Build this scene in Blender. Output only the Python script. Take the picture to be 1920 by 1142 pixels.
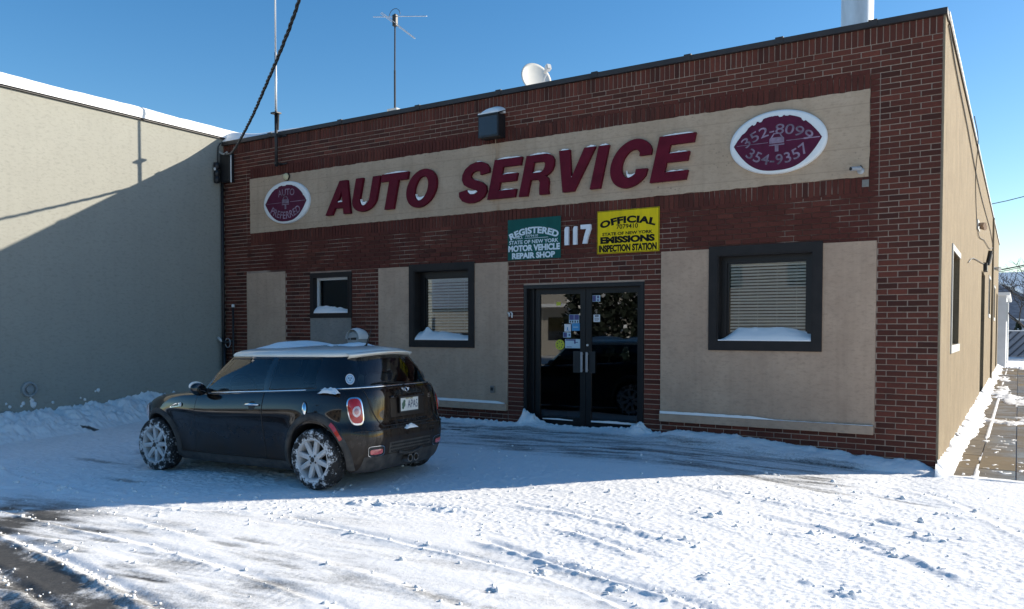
import bpy, bmesh, math, random
import numpy as np
from mathutils import Matrix, Vector, Euler

for o in list(bpy.data.objects):
    bpy.data.objects.remove(o)
random.seed(7)
rng = np.random.default_rng(11)
SC = bpy.context.scene
COL = SC.collection
PI = math.pi
R = math.radians

# ------------------------------------------------------------------ camera
cam = bpy.data.cameras.new('camera')
cam.sensor_width = 36.0
cam.lens = 28.31
cam.shift_y = 0.0476
cam.clip_start = 0.05
cam.clip_end = 2000
cam_ob = bpy.data.objects.new('camera', cam)
COL.objects.link(cam_ob)
SC.camera = cam_ob
_yaw, _pitch, _roll = R(32.152), R(-1.7165), R(0.069)
_f = Vector((-math.sin(_yaw)*math.cos(_pitch), math.cos(_yaw)*math.cos(_pitch), math.sin(_pitch)))
_r = Vector((math.cos(_yaw), math.sin(_yaw), 0))
_u = _r.cross(_f)
_r2 = _r*math.cos(_roll)+_u*math.sin(_roll)
_u2 = -_r*math.sin(_roll)+_u*math.cos(_roll)
_m = Matrix((( _r2.x, _u2.x, -_f.x, 0.765), (_r2.y, _u2.y, -_f.y, -10.254), (_r2.z, _u2.z, -_f.z, 1.628), (0, 0, 0, 1)))
cam_ob.matrix_world = _m

# ------------------------------------------------------------------ sky and sun
SUN_AZ = R(45.0)      # from +Y towards +X
SUN_EL = R(22.9)
world = bpy.data.worlds.new('World')
SC.world = world
world.use_nodes = True
wn = world.node_tree.nodes
bg = wn['Background']
sky = wn.new('ShaderNodeTexSky')
sky.sky_type = 'NISHITA'
sky.sun_disc = False
sky.sun_elevation = SUN_EL
sky.sun_rotation = SUN_AZ
sky.altitude = 0
sky.air_density = 1.0
sky.dust_density = 0.35
sky.ozone_density = 2.2
hs = wn.new('ShaderNodeHueSaturation')      # the clear winter blue of the photograph
hs.inputs['Saturation'].default_value = 1.33
world.node_tree.links.new(sky.outputs[0], hs.inputs['Color'])
world.node_tree.links.new(hs.outputs[0], bg.inputs[0])
bg.inputs[1].default_value = 0.105
sun = bpy.data.lights.new('sun', 'SUN')
sun.energy = 4.8
sun.angle = R(0.53)
sun.color = (1.0, 0.92, 0.79)
sun_ob = bpy.data.objects.new('sun', sun)
COL.objects.link(sun_ob)
_to = Vector((math.sin(SUN_AZ)*math.cos(SUN_EL), math.cos(SUN_AZ)*math.cos(SUN_EL), math.sin(SUN_EL)))
sun_ob.rotation_euler = _to.to_track_quat('Z', 'Y').to_euler()
sun_ob.location = (20, 20, 30)

SC.view_settings.view_transform = 'Standard'
SC.view_settings.look = 'None'
SC.view_settings.exposure = 0.75
SC.view_settings.gamma = 1.0
SC.view_settings.use_curve_mapping = False
SC.render.engine = 'CYCLES'
SC.cycles.max_bounces = 8
SC.cycles.caustics_reflective = False
SC.cycles.caustics_refractive = False

# ------------------------------------------------------------------ helpers
def smooth(a, b, x):
    t = np.clip((x-a)/(b-a), 0, 1)
    return t*t*(3-2*t)

def _hash(ix, iy, seed):
    h = (ix.astype(np.int64)*374761393 + iy.astype(np.int64)*668265263 + seed*1442695041) & 0x7fffffff
    h = ((h ^ (h >> 13))*1274126177) & 0x7fffffff
    h = h ^ (h >> 16)
    return (h & 0xffff)/65535.0

def vnoise(x, y, seed=0):
    x = np.asarray(x, float); y = np.asarray(y, float)
    ix = np.floor(x); iy = np.floor(y)
    fx = x-ix; fy = y-iy
    fx = fx*fx*(3-2*fx); fy = fy*fy*(3-2*fy)
    a = _hash(ix, iy, seed); b = _hash(ix+1, iy, seed); c = _hash(ix, iy+1, seed); d = _hash(ix+1, iy+1, seed)
    return (a*(1-fx)+b*fx)*(1-fy)+(c*(1-fx)+d*fx)*fy

def fbm(x, y, oct=4, seed=0, gain=.5):
    s = 0; a = 1; t = 0
    for k in range(oct):
        s = s+a*vnoise(np.asarray(x)*2**k+17.3*k, np.asarray(y)*2**k+9.1*k, seed+k*13)
        t += a; a *= gain
    return s/t

class MB:
    """collects geometry for one mesh object"""
    def __init__(self): self.v = []; self.f = []; self.mi = []; self.m = 0
    def add(self, vs, fs):
        b = len(self.v); self.v += [tuple(p) for p in vs]
        self.f += [tuple(i+b for i in q) for q in fs]; self.mi += [self.m]*len(fs)
        return self
    def box(self, x0, x1, y0, y1, z0, z1):
        return self.add([(x0,y0,z0),(x1,y0,z0),(x1,y1,z0),(x0,y1,z0),(x0,y0,z1),(x1,y0,z1),(x1,y1,z1),(x0,y1,z1)],
                 [(0,3,2,1),(4,5,6,7),(0,1,5,4),(1,2,6,5),(2,3,7,6),(3,0,4,7)])
    def bevbox(self, x0, x1, y0, y1, z0, z1, r):
        bm = bmesh.new(); bmesh.ops.create_cube(bm, size=1)
        for w in bm.verts: w.co = Vector(((x0+x1)/2+w.co.x*(x1-x0), (y0+y1)/2+w.co.y*(y1-y0), (z0+z1)/2+w.co.z*(z1-z0)))
        bmesh.ops.bevel(bm, geom=bm.edges[:], offset=r, segments=2, affect='EDGES', profile=.5)
        return self.bm(bm)
    def bm(self, bm):
        bm.verts.index_update()
        self.add([w.co[:] for w in bm.verts], [[w.index for w in q.verts] for q in bm.faces]); bm.free(); return self
    def quad(self, a, b, c, d): return self.add([a,b,c,d], [(0,1,2,3)])
    def tube(self, pts, r, n=8, cap=True):
        pts = [Vector(p) for p in pts]; rs = r if isinstance(r, (list,tuple)) else [r]*len(pts)
        vs = []; up = None
        for i, p in enumerate(pts):
            d = (pts[min(i+1,len(pts)-1)]-pts[max(i-1,0)]).normalized()
            if up is None:
                up = Vector((0,0,1)) if abs(d.z) < .9 else Vector((1,0,0))
            a = d.cross(up).normalized(); b = d.cross(a).normalized(); up = -b if b.dot(up) < 0 else b
            b = up; a = d.cross(b).normalized()
            for k in range(n):
                t = 2*PI*k/n; vs.append(p+(a*math.cos(t)+b*math.sin(t))*rs[i])
        fs = [(i*n+k, i*n+(k+1)%n, (i+1)*n+(k+1)%n, (i+1)*n+k) for i in range(len(pts)-1) for k in range(n)]
        if cap: fs += [tuple(range(n))[::-1], tuple((len(pts)-1)*n+k for k in range(n))]
        return self.add(vs, fs)
    def lathe(self, prof, n=24, origin=(0,0,0), axis='z', close=False):
        """prof: list of (r, h)"""
        vs = []; o = Vector(origin)
        for (r, h) in prof:
            for k in range(n):
                t = 2*PI*k/n; c, s = math.cos(t)*r, math.sin(t)*r
                vs.append(o+Vector({'z': (c,s,h), 'y': (c,h,s), 'x': (h,c,s)}[axis]))
        m = len(prof); fs = []
        for i in range(m-1 if not close else m):
            j = (i+1) % m
            fs += [(i*n+k, i*n+(k+1)%n, j*n+(k+1)%n, j*n+k) for k in range(n)]
        return self.add(vs, fs)
    def prism(self, poly, y0, y1):
        """poly in (x,z), extruded along y"""
        n = len(poly)
        vs = [(x,y0,z) for x,z in poly]+[(x,y1,z) for x,z in poly]
        fs = [tuple(range(n)), tuple(range(2*n-1, n-1, -1))]+[(k,(k+1)%n,n+(k+1)%n,n+k) for k in range(n)]
        return self.add(vs, fs)
    def grid(self, P, close_u=False):
        """P: array (nu,nv,3)"""
        nu, nv = P.shape[:2]
        fs = []
        for i in range(nu if close_u else nu-1):
            j = (i+1) % nu
            fs += [(i*nv+k, j*nv+k, j*nv+k+1, i*nv+k+1) for k in range(nv-1)]
        return self.add(P.reshape(-1,3), fs)
    def mesh(self, name):
        me = bpy.data.meshes.new(name); me.from_pydata(self.v, [], self.f); me.validate(); return me
    def build(self, name, mats, parent=None, smooth=False, recalc=True, angle=None):
        me = bpy.data.meshes.new(name); me.from_pydata(self.v, [], self.f)
        if recalc:
            bm = bmesh.new(); bm.from_mesh(me); bmesh.ops.recalc_face_normals(bm, faces=bm.faces); bm.to_mesh(me); bm.free()
        mats = mats if isinstance(mats, (list,tuple)) else [mats]
        for m in mats: me.materials.append(m)
        if len(mats) > 1 and len(self.mi) == len(me.polygons): me.polygons.foreach_set('material_index', self.mi)
        if smooth or angle:
            me.polygons.foreach_set('use_smooth', [True]*len(me.polygons))
            if angle: me.set_sharp_from_angle(angle=R(angle))
        return link(name, me, parent)

def link(name, me, parent=None):
    o = bpy.data.objects.new(name, me); COL.objects.link(o)
    if parent is not None: set_parent(o, parent)
    return o

def world_of(o):
    m = o.matrix_basis.copy()
    p = o.parent
    if p is not None: m = world_of(p) @ o.matrix_parent_inverse @ m
    return m

LOCAL = set()
def set_parent(o, parent):
    o.parent = parent
    root = parent
    while root.parent is not None: root = root.parent
    if root.name not in LOCAL:      # geometry given in world coordinates
        o.matrix_parent_inverse = world_of(parent).inverted()

def tag(o, label, cat, group=None, kind=None):
    if label: o['label'] = label
    if cat: o['category'] = cat
    if group: o['group'] = group
    if kind: o['kind'] = kind
    return o

def thing(name, label, cat, loc=(0,0,0), group=None, rot=None, local=False):
    o = bpy.data.objects.new(name, None); COL.objects.link(o)
    o.empty_display_size = .2; o.location = loc
    if rot: o.rotation_euler = rot
    if local: LOCAL.add(o.name)
    return tag(o, label, cat, group)

def struct(o): o['kind'] = 'structure'; return o

# ------------------------------------------------------------------ materials
def nodes(name):
    m = bpy.data.materials.new(name); m.use_nodes = True
    nt = m.node_tree; return m, nt, nt.nodes, nt.links, nt.nodes['Principled BSDF']

def mixc(nt, fac, a, b, mode='MIX'):
    n = nt.nodes.new('ShaderNodeMix'); n.data_type = 'RGBA'; n.blend_type = mode; n.clamp_factor = True
    for s, v in ((n.inputs[0], fac), (n.inputs[6], a), (n.inputs[7], b)):
        if hasattr(v, 'links'): nt.links.new(v, s)
        elif isinstance(v, (int, float)): s.default_value = v
        else: s.default_value = (*v[:3], 1)
    return n.outputs[2]

def math_(nt, op, a, b=0.0, c=None, clamp=False):
    n = nt.nodes.new('ShaderNodeMath'); n.operation = op; n.use_clamp = clamp
    for s, v in zip(n.inputs, (a, b, c)):
        if v is None: continue
        if hasattr(v, 'links'): nt.links.new(v, s)
        else: s.default_value = v
    return n.outputs[0]

def mapr(nt, v, a, b, c=0.0, d=1.0):
    n = nt.nodes.new('ShaderNodeMapRange'); n.inputs[1].default_value = a; n.inputs[2].default_value = b
    n.inputs[3].default_value = c; n.inputs[4].default_value = d; nt.links.new(v, n.inputs[0]); return n.outputs[0]

def coord(nt, kind='pos', scale=(1,1,1)):
    if kind == 'pos':
        v = nt.nodes.new('ShaderNodeNewGeometry').outputs['Position']
    else:
        v = nt.nodes.new('ShaderNodeTexCoord').outputs['Object']
    if scale != (1,1,1):
        mp = nt.nodes.new('ShaderNodeMapping'); mp.inputs['Scale'].default_value = scale
        nt.links.new(v, mp.inputs[0]); v = mp.outputs[0]
    return v

def noise(nt, vec, scale, detail=4, rough=.55):
    n = nt.nodes.new('ShaderNodeTexNoise'); n.inputs['Scale'].default_value = scale
    n.inputs['Detail'].default_value = detail; n.inputs['Roughness'].default_value = rough
    nt.links.new(vec, n.inputs['Vector']); return n.outputs['Fac']

def bump(nt, h, strength, dist, prev=None):
    b = nt.nodes.new('ShaderNodeBump'); b.inputs['Strength'].default_value = strength; b.inputs['Distance'].default_value = dist
    nt.links.new(h, b.inputs['Height'])
    if prev is not None: nt.links.new(prev, b.inputs['Normal'])
    return b.outputs[0]

def pmat(name, col, rough=.6, metal=0., var=.15, vs=6., bs=0., bscale=60., bd=.003, kind='pos', spec=.5, coat=0., stretch=(1,1,1), col2=None, rv=0.):
    m, nt, n, l, p = nodes(name)
    v = coord(nt, kind, stretch)
    if var > 0 or col2:
        nz = noise(nt, v, vs, 5, .6)
        nz = mapr(nt, nz, .3, .7)
        a = col2 if col2 else tuple(c*(1-var) for c in col)
        b = col if col2 else tuple(min(1, c*(1+var)) for c in col)
        l.new(mixc(nt, nz, a, b), p.inputs['Base Color'])
        if rv: l.new(mapr(nt, nz, 0, 1, max(0.02, rough-rv), min(1, rough+rv)), p.inputs['Roughness'])
    else:
        p.inputs['Base Color'].default_value = (*col, 1)
    if not rv: p.inputs['Roughness'].default_value = rough
    p.inputs['Metallic'].default_value = metal
    p.inputs['Specular IOR Level'].default_value = spec
    if coat: p.inputs['Coat Weight'].default_value = coat; p.inputs['Coat Roughness'].default_value = .06
    if bs: l.new(bump(nt, noise(nt, v, bscale, 4, .6), bs, bd), p.inputs['Normal'])
    return m

M = {}
M['mortar_grey'] = pmat('mortar_grey', (.30,.26,.22), .9, var=.2, vs=9)
M['trim'] = pmat('dark_brown_trim', (.016,.013,.012), .6, var=.25, vs=7, bs=.15, bscale=80, spec=.3)
M['alu'] = pmat('dark_bronze_frame', (.009,.0085,.009), .4, var=.2, vs=8, spec=.35)
M['white_vinyl'] = pmat('white_vinyl', (.62,.62,.60), .45, var=.06)
def blind_mat(name, col):
    """thin slats: part of the daylight behind them glows through"""
    m, nt, n, l, p = nodes(name)
    p.inputs['Base Color'].default_value = (*col, 1); p.inputs['Roughness'].default_value = .5
    tr = n.new('ShaderNodeBsdfTranslucent'); tr.inputs[0].default_value = (*col, 1)
    mx = n.new('ShaderNodeMixShader'); mx.inputs[0].default_value = .10
    l.new(p.outputs[0], mx.inputs[1]); l.new(tr.outputs[0], mx.inputs[2]); l.new(mx.outputs[0], n['Material Output'].inputs[0])
    return m
M['blind'] = blind_mat('blind_white', (.90,.84,.78))
M['blind_dark'] = blind_mat('blind_grey_green', (.66,.70,.70))
M['black'] = pmat('black_plastic', (.012,.012,.013), .5, var=.2)
M['dark_steel'] = pmat('dark_steel', (.035,.033,.033), .5, metal=.4, var=.3, vs=20)
M['galv'] = pmat('galvanised_steel', (.55,.56,.57), .42, metal=.55, var=.12, vs=10, stretch=(1,1,.2))
M['grey_paint'] = pmat('grey_meter_paint', (.30,.32,.32), .5, var=.2, vs=12)
M['dish'] = pmat('dish_grey', (.62,.60,.55), .4, var=.05)
M['letter'] = pmat('maroon_letter', (.105,.007,.018), .6, var=.18, vs=7, spec=.12)
M['maroon'] = pmat('maroon_vinyl', (.085,.012,.036), .6, var=.15, vs=10, spec=.15)
M['oval_white'] = pmat('oval_white', (.70,.72,.72), .45, var=.05, vs=5)
M['faded'] = pmat('faded_print', (.20,.145,.20), .6, var=.6, vs=7)
M['green'] = pmat('green_sign', (.008,.085,.072), .55, var=.15, vs=5, spec=.15)
M['yellow'] = pmat('yellow_sign', (.78,.58,.006), .55, var=.0, col2=(.62,.46,.010), vs=5, stretch=(3,3,.7), spec=.15)
M['ink'] = pmat('black_ink', (.010,.010,.010), .6, var=.1, spec=.1)
M['pale'] = pmat('pale_print', (.62,.70,.74), .5, var=.08)
M['white_num'] = pmat('white_number', (.70,.72,.75), .5, var=.06)
M['roofing'] = pmat('roofing', (.05,.05,.05), .9)
M['coping'] = pmat('dark_coping', (.026,.021,.020), .6, var=.3, vs=4, bs=.2, bscale=40)
M['concrete_cap'] = pmat('pale_cap', (.5,.5,.48), .8)

def snow_mat(name, col=(.89,.885,.87), bs=.5, sc=60):
    m, nt, n, l, p = nodes(name)
    v = coord(nt)
    nz = noise(nt, v, 9, 5, .6)
    l.new(mixc(nt, nz, tuple(c*.93 for c in col), col), p.inputs['Base Color'])
    p.inputs['Roughness'].default_value = .75
    p.inputs['Specular IOR Level'].default_value = .3
    b1 = bump(nt, noise(nt, v, sc, 5, .65), bs, .012)
    l.new(b1, p.inputs['Normal'])
    return m
M['snow'] = snow_mat('snow')
M['snow_smooth'] = snow_mat('soft_snow', bs=.25, sc=30)

def stucco_mat(name, col, dark, bs=.35, streak=.0, stain=None, bscale=34, pocks=False):
    m, nt, n, l, p = nodes(name)
    v = coord(nt)
    big = mapr(nt, noise(nt, v, 2.2, 5, .62), .3, .72)
    c = mixc(nt, big, dark, col)
    v2 = coord(nt, 'pos', (3.2, 3.2, 7))
    mott = mapr(nt, noise(nt, v2, 4.2, 7, .75), .50, .66)
    c = mixc(nt, math_(nt, 'MULTIPLY', mott, .55), c, tuple(x*.72 for x in dark))
    if streak:
        v3 = coord(nt, 'pos', (6, 6, .22))
        st = mapr(nt, noise(nt, v3, 1.6, 5, .6), .5, .78)
        c = mixc(nt, math_(nt, 'MULTIPLY', st, streak), c, tuple(x*.55 for x in dark))
    if stain: # rust run below the lamp
        xs = nt.nodes.new('ShaderNodeSeparateXYZ'); l.new(v, xs.inputs[0])
        d = math_(nt, 'ABSOLUTE', math_(nt, 'ADD', xs.outputs[0], -stain))
        f = math_(nt, 'MULTIPLY', mapr(nt, d, .02, .09, .55, 0), mapr(nt, noise(nt, coord(nt, 'pos', (8,8,1)), 2.0), .4, .65))
        c = mixc(nt, f, c, (.26,.13,.05))
    if pocks:
        vo = nt.nodes.new('ShaderNodeTexVoronoi'); vo.inputs['Scale'].default_value = 14; l.new(v, vo.inputs['Vector'])
        msk = mapr(nt, noise(nt, v, 1.3, 3), .48, .66)
        pk = math_(nt, 'MULTIPLY', mapr(nt, vo.outputs['Distance'], .10, .17, 1, 0), msk)
        c = mixc(nt, math_(nt, 'MULTIPLY', pk, .75), c, (.09,.075,.06))
        vr = coord(nt, 'pos', (.5,.5,1)); 
        wv = nt.nodes.new('ShaderNodeTexWave'); wv.bands_direction = 'Z'; wv.inputs['Scale'].default_value = 1.25; wv.inputs['Distortion'].default_value = .35
        l.new(v, wv.inputs['Vector'])
        ln = math_(nt, 'MULTIPLY', mapr(nt, wv.outputs['Fac'], .0, .012, 1, 0), .35)
        c = mixc(nt, ln, c, tuple(x*.6 for x in dark))
    l.new(c, p.inputs['Base Color'])
    p.inputs['Roughness'].default_value = .9
    p.inputs['Specular IOR Level'].default_value = .2
    h = noise(nt, v2, bscale*.5, 6, .7)
    b = bump(nt, h, bs, .012)
    b = bump(nt, noise(nt, v, 140, 3, .6), bs*.6, .003, b)
    l.new(b, p.inputs['Normal'])
    return m
M['stucco'] = stucco_mat('tan_stucco', (.51,.365,.26), (.40,.28,.20), streak=.25)
M['stucco_grey'] = stucco_mat('grey_stucco', (.27,.255,.23), (.17,.165,.15))
M['sign_stucco'] = stucco_mat('sign_band_plaster', (.49,.37,.265), (.40,.295,.205), bs=.2, streak=.28, stain=-5.96, pocks=True)
M['side_stucco'] = stucco_mat('side_wall_stucco', (.305,.245,.165), (.235,.185,.125), bs=.5, streak=.55, bscale=60)
M['pale_stucco'] = stucco_mat('pale_stucco', (.345,.338,.292), (.325,.318,.275), bs=.10, streak=.12)

def brick_mat():
    m, nt, n, l, p = nodes('red_brick')
    at = n.new('ShaderNodeAttribute'); at.attribute_name = 'tint'
    sp = n.new('ShaderNodeSeparateColor'); l.new(at.outputs['Color'], sp.inputs[0])
    v = coord(nt)
    base = mixc(nt, sp.outputs[0], (.064,.021,.014), (.165,.046,.029))
    nz = mapr(nt, noise(nt, v, 38, 5, .65), .35, .75)
    base = mixc(nt, math_(nt, 'MULTIPLY', nz, .5), base, (.045,.018,.016))
    # soot and run-off patches, with shapes of their own
    dirt = mapr(nt, noise(nt, coord(nt, 'pos', (.9,.9,1.6)), 1.5, 6, .65), .56, .74)
    base = mixc(nt, math_(nt, 'MULTIPLY', dirt, .62), base, (.030,.014,.013))
    # green channel: old maroon paint washed over this brick
    base = mixc(nt, sp.outputs[1], base, mixc(nt, nz, (.100,.024,.017), (.060,.017,.013)))
    l.new(base, p.inputs['Base Color'])
    p.inputs['Roughness'].default_value = .85
    p.inputs['Specular IOR Level'].default_value = .25
    l.new(bump(nt, noise(nt, v, 110, 4, .65), .45, .006), p.inputs['Normal'])
    return m
M['brick'] = brick_mat()

def mortar_mat():
    m, nt, n, l, p = nodes('mortar')
    v = coord(nt)
    xs = n.new('ShaderNodeSeparateXYZ'); l.new(v, xs.inputs[0])
    X, Z = xs.outputs[0], xs.outputs[2]
    nz = noise(nt, v, 3.2, 5, .6)
    wob = math_(nt, 'MULTIPLY', math_(nt, 'ADD', nz, -.5), .9)
    inx = math_(nt, 'MULTIPLY', mapr(nt, X, -11.62, -11.56), mapr(nt, X, -.70, -.62, 1, 0))
    inz = math_(nt, 'MULTIPLY', mapr(nt, math_(nt, 'ADD', Z, math_(nt, 'MULTIPLY', wob, .12)), 2.60, 2.68), mapr(nt, Z, 4.58, 4.66, 1, 0))
    paint = math_(nt, 'MULTIPLY', inx, inz)
    patch = mapr(nt, noise(nt, v, 1.1, 4, .6), .50, .60, 1, .12)
    paint = math_(nt, 'MULTIPLY', paint, patch)
    fine = noise(nt, v, 30, 4)
    c = mixc(nt, fine, (.31,.23,.185), (.47,.37,.30))
    drk = mapr(nt, noise(nt, coord(nt, 'pos', (1,1,1.5)), 1.4, 5), .55, .72)
    c = mixc(nt, math_(nt, 'MULTIPLY', drk, .6), c, (.09,.05,.04))
    c = mixc(nt, math_(nt, 'MULTIPLY', paint, .85), c, (.070,.020,.015))
    l.new(c, p.inputs['Base Color']); p.inputs['Roughness'].default_value = .95
    p.inputs['Specular IOR Level'].default_value = .15
    l.new(bump(nt, noise(nt, v, 120, 3), .4, .004), p.inputs['Normal'])
    return m
M['mortar'] = mortar_mat()

def glass_mat(name, tint=(.62,.70,.68), rough=.01, body=1.0):
    """window glass: mirror-like reflection over a partly clear, tinted body"""
    m, nt, n, l, p = nodes(name)
    out = n['Material Output']; n.remove(p)
    tr = n.new('ShaderNodeBsdfTransparent'); tr.inputs[0].default_value = (*tint, 1)
    gl = n.new('ShaderNodeBsdfGlossy'); gl.inputs['Roughness'].default_value = rough; gl.inputs[0].default_value = (.95,.97,1,1)
    fr = n.new('ShaderNodeFresnel'); fr.inputs[0].default_value = 1.52
    k = math_(nt, 'MULTIPLY', fr.outputs[0], body, clamp=True)
    mx = n.new('ShaderNodeMixShader'); l.new(k, mx.inputs[0]); l.new(tr.outputs[0], mx.inputs[1]); l.new(gl.outputs[0], mx.inputs[2])
    l.new(mx.outputs[0], out.inputs[0])
    return m
M['glass'] = glass_mat('window_glass', (.93,.95,.94), body=1.3)
M['door_glass'] = glass_mat('door_glass', (.30,.32,.33), body=1.9)
M['car_glass'] = glass_mat('car_glass', (.66,.78,.80), body=1.1)
# ================================================================== ground
def gz(x, y):
    """height of the packed lot surface"""
    x = np.asarray(x, float); y = np.asarray(y, float)
    side = smooth(.15, -3.0, x)
    near = .14*(1-smooth(0, -4.6, y)) + .03*(1-smooth(-.2, -1.2, y))*smooth(-2.5,-3.4,x)
    back = .030+.01*smooth(-5,-8,y)
    return side*(near+back) - .03*smooth(-6.2,-7.6,x)*(1-smooth(-4.5,-3.4,y)*.5)

def seg_dist(px, py, poly):
    """signed distance to a polyline (positive = left of travel) and arclength"""
    best = np.full(px.shape, 1e9); sgn = np.zeros(px.shape); arc = np.zeros(px.shape); L = 0
    inside = np.zeros(px.shape, bool)
    for (ax, ay), (bx, by) in zip(poly[:-1], poly[1:]):
        dx, dy = bx-ax, by-ay; n2 = dx*dx+dy*dy; ln = math.sqrt(n2)
        t = ((px-ax)*dx+(py-ay)*dy)/n2; tc = np.clip(t, 0, 1)
        qx, qy = ax+tc*dx, ay+tc*dy
        d = np.hypot(px-qx, py-qy); k = d < best
        best = np.where(k, d, best); sgn = np.where(k, np.sign((px-ax)*dy-(py-ay)*dx), sgn); arc = np.where(k, L+tc*ln, arc)
        inside = np.where(k, (t > -.02) & (t < 1.02), inside)
        L += ln
    return best, sgn, arc, inside, L

def smooth_poly(P, n=10):
    P = [np.array(p, float) for p in P]; out = []
    Q = [2*P[0]-P[1]]+P+[2*P[-1]-P[-2]]
    for i in range(1, len(Q)-2):
        for k in range(n):
            t = k/n
            out.append(tuple(.5*((2*Q[i])+(-Q[i-1]+Q[i+1])*t+(2*Q[i-1]-5*Q[i]+4*Q[i+1]-Q[i+2])*t*t+(-Q[i-1]+3*Q[i]-3*Q[i+1]+Q[i+2])*t**3)))
    out.append(tuple(P[-1])); return out

def axis(*segs):
    a = []
    for x0, x1, d in segs:
        n = max(1, int(round((x1-x0)/d))); a += list(x0+(x1-x0)*np.arange(n)/n)
    a.append(segs[-1][1]); return np.array(a)

gx = axis((-12.26,-7.6,.032), (-7.6,1.5,.0135), (1.5,8,.06))
gy = axis((-12.5,-8.4,.06), (-8.4,-3.6,.0135), (-3.6,-1.2,.017), (-1.2,.03,.015))
GX, GY = np.meshgrid(gx, gy, indexing='ij')
H = gz(GX, GY)
n1 = fbm(GX*1.3, GY*1.3, 4, 1); n2 = fbm(GX*6, GY*6, 4, 2); n3 = fbm(GX*22, GY*22, 3, 3); n4 = fbm(GX*55, GY*55, 2, 4)
# loose snow (right and middle) versus packed, driven-over snow (left foreground)
edge = [(-12,-6.2),(-6.4,-6.0),(-4.4,-5.4),(-3.2,-5.0),(-2.65,-5.2),(-1.9,-5.5),(-1.3,-5.65),(-.9,-5.72),(-.5,-6.0),(.3,-6.6),(3,-8)]
ex = np.array([p[0] for p in edge]); ey = np.array([p[1] for p in edge])
front = GY-np.interp(GX, ex, ey)
loose = smooth(-.05, .25, front+.25*(n1-.5))
lane = smooth(-2.2,-1.5,GY)*(1-smooth(-.42,-.15,GY))*smooth(-8.5,-6.8,GX)*(1-smooth(-1.0,-.3,GX+.5*(n1-.5)))   # the driven lane by the door
loose = loose*(1-.85*lane)
pack_right = smooth(-.4,.8,GX)*smooth(-3.4,-2.2,GY)
loose = loose*(1-.6*pack_right)
H += loose*(.006*(n2-.45)+.020*np.clip(n3-.56,0,1)+.008*(n4-.5)+.014*np.clip(n4-.58,0,1)) + (1-loose)*(.006*(n2-.5)+.004*(n4-.5)) + .02*(n1-.5)*loose
# shadowed left area: churned snow
churn = smooth(-4.9,-5.6,GX+.3)*smooth(-6.6,-5.6,GY)
H += churn*(.040*np.clip(n2-.5,0,1)+.012*(n3-.5))
cover = np.ones(GX.shape)
tracks = [
 ([(-9.5,-6.35),(-7.4,-6.85),(-5.83,-7.12),(-4.31,-7.33),(-3.19,-7.54),(-1.8,-7.95)], .050, 1),
 ([(-10,-6.3),(-8.2,-6.55),(-6.43,-6.7),(-4.24,-6.73),(-2.45,-6.95),(-1.2,-7.3)], .024, 1),
 ([(-5.58,-6.31),(-4.83,-6.31),(-4.4,-6.37)], .020, 1),
 ([(-8.5,-7.0),(-6,-7.45),(-4.71,-7.68),(-4.36,-7.73),(-3.71,-7.87),(-2.5,-8.3)], .055, 1),
 ([(-4.6,-5.5),(-3.78,-5.58),(-3.17,-5.64),(-1.94,-5.74),(-1.27,-5.95),(-.7,-6.3)], .030, 1),
 ([(-2.75,-5.22),(-2.65,-5.26),(-1.88,-5.49),(-1.3,-5.61),(-.91,-5.68),(-.6,-5.9),(-.2,-6.4)], .042, 1),
 ([(-4.25,-4.75),(-3.96,-4.65),(-3.44,-4.50),(-3.11,-4.47)], .045, 1),
 ([(-.5,-1.05),(-.17,-1.26),(.34,-1.86),(.83,-2.83),(1.3,-4)], .014, 1),
 ([(-2.4,-4.57),(-1.71,-4.84),(-1.35,-5.0)], .035, 1),
 ([(-3.2,-4.05),(-2.3,-4.15),(-1.2,-4.5)], .026, 1),
 ([(-6.4,-6.0),(-5.3,-5.75),(-4.5,-5.2)], .022, 1),
 ([(-9.3,-5.6),(-7.6,-5.75),(-6.2,-5.85)], .022, 1),
 ([(-1.2,-3.2),(-.3,-3.55),(.5,-4.4)], .022, -1),
 ([(-1.9,-2.5),(-.7,-2.75),(.6,-3.3)], .018, 1),
 ([(-3.6,-6.25),(-2.6,-6.35),(-1.7,-6.6),(-1.0,-7.0)], .012, 1),
 ([(-5.6,-6.95),(-4.2,-7.02),(-3.0,-7.2)], .010, 1),
]
CR = []
for poly, amp, sd in tracks:
    sp = smooth_poly(poly, 7)
    wi = slice(*np.searchsorted(gx, (min(p[0] for p in sp)-.3, max(p[0] for p in sp)+.3))); wj = slice(*np.searchsorted(gy, (min(p[1] for p in sp)-.3, max(p[1] for p in sp)+.3)))
    d, sg, arc, ins, L = seg_dist(GX[wi,wj], GY[wi,wj], sp)
    sd_ = d*sg*sd
    lump = fbm(arc*9+amp*977, sd_*9, 3, int(amp*1000)+7)
    endf = smooth(0,.25,arc)*smooth(0,.25,L-arc)*ins
    along = .35+.9*fbm(arc*1.7+amp*311, arc*0, 2, int(amp*1000)+17)
    ridge = np.exp(-((sd_-.055)/.050)**2)*(.30+1.25*np.clip(lump-.25,0,1))*along
    groove = np.exp(-((sd_+.05)/.045)**2)
    H[wi,wj] += endf*amp*(ridge*1.0-groove*.42)
    CR.append((sp, amp, sd))
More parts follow.
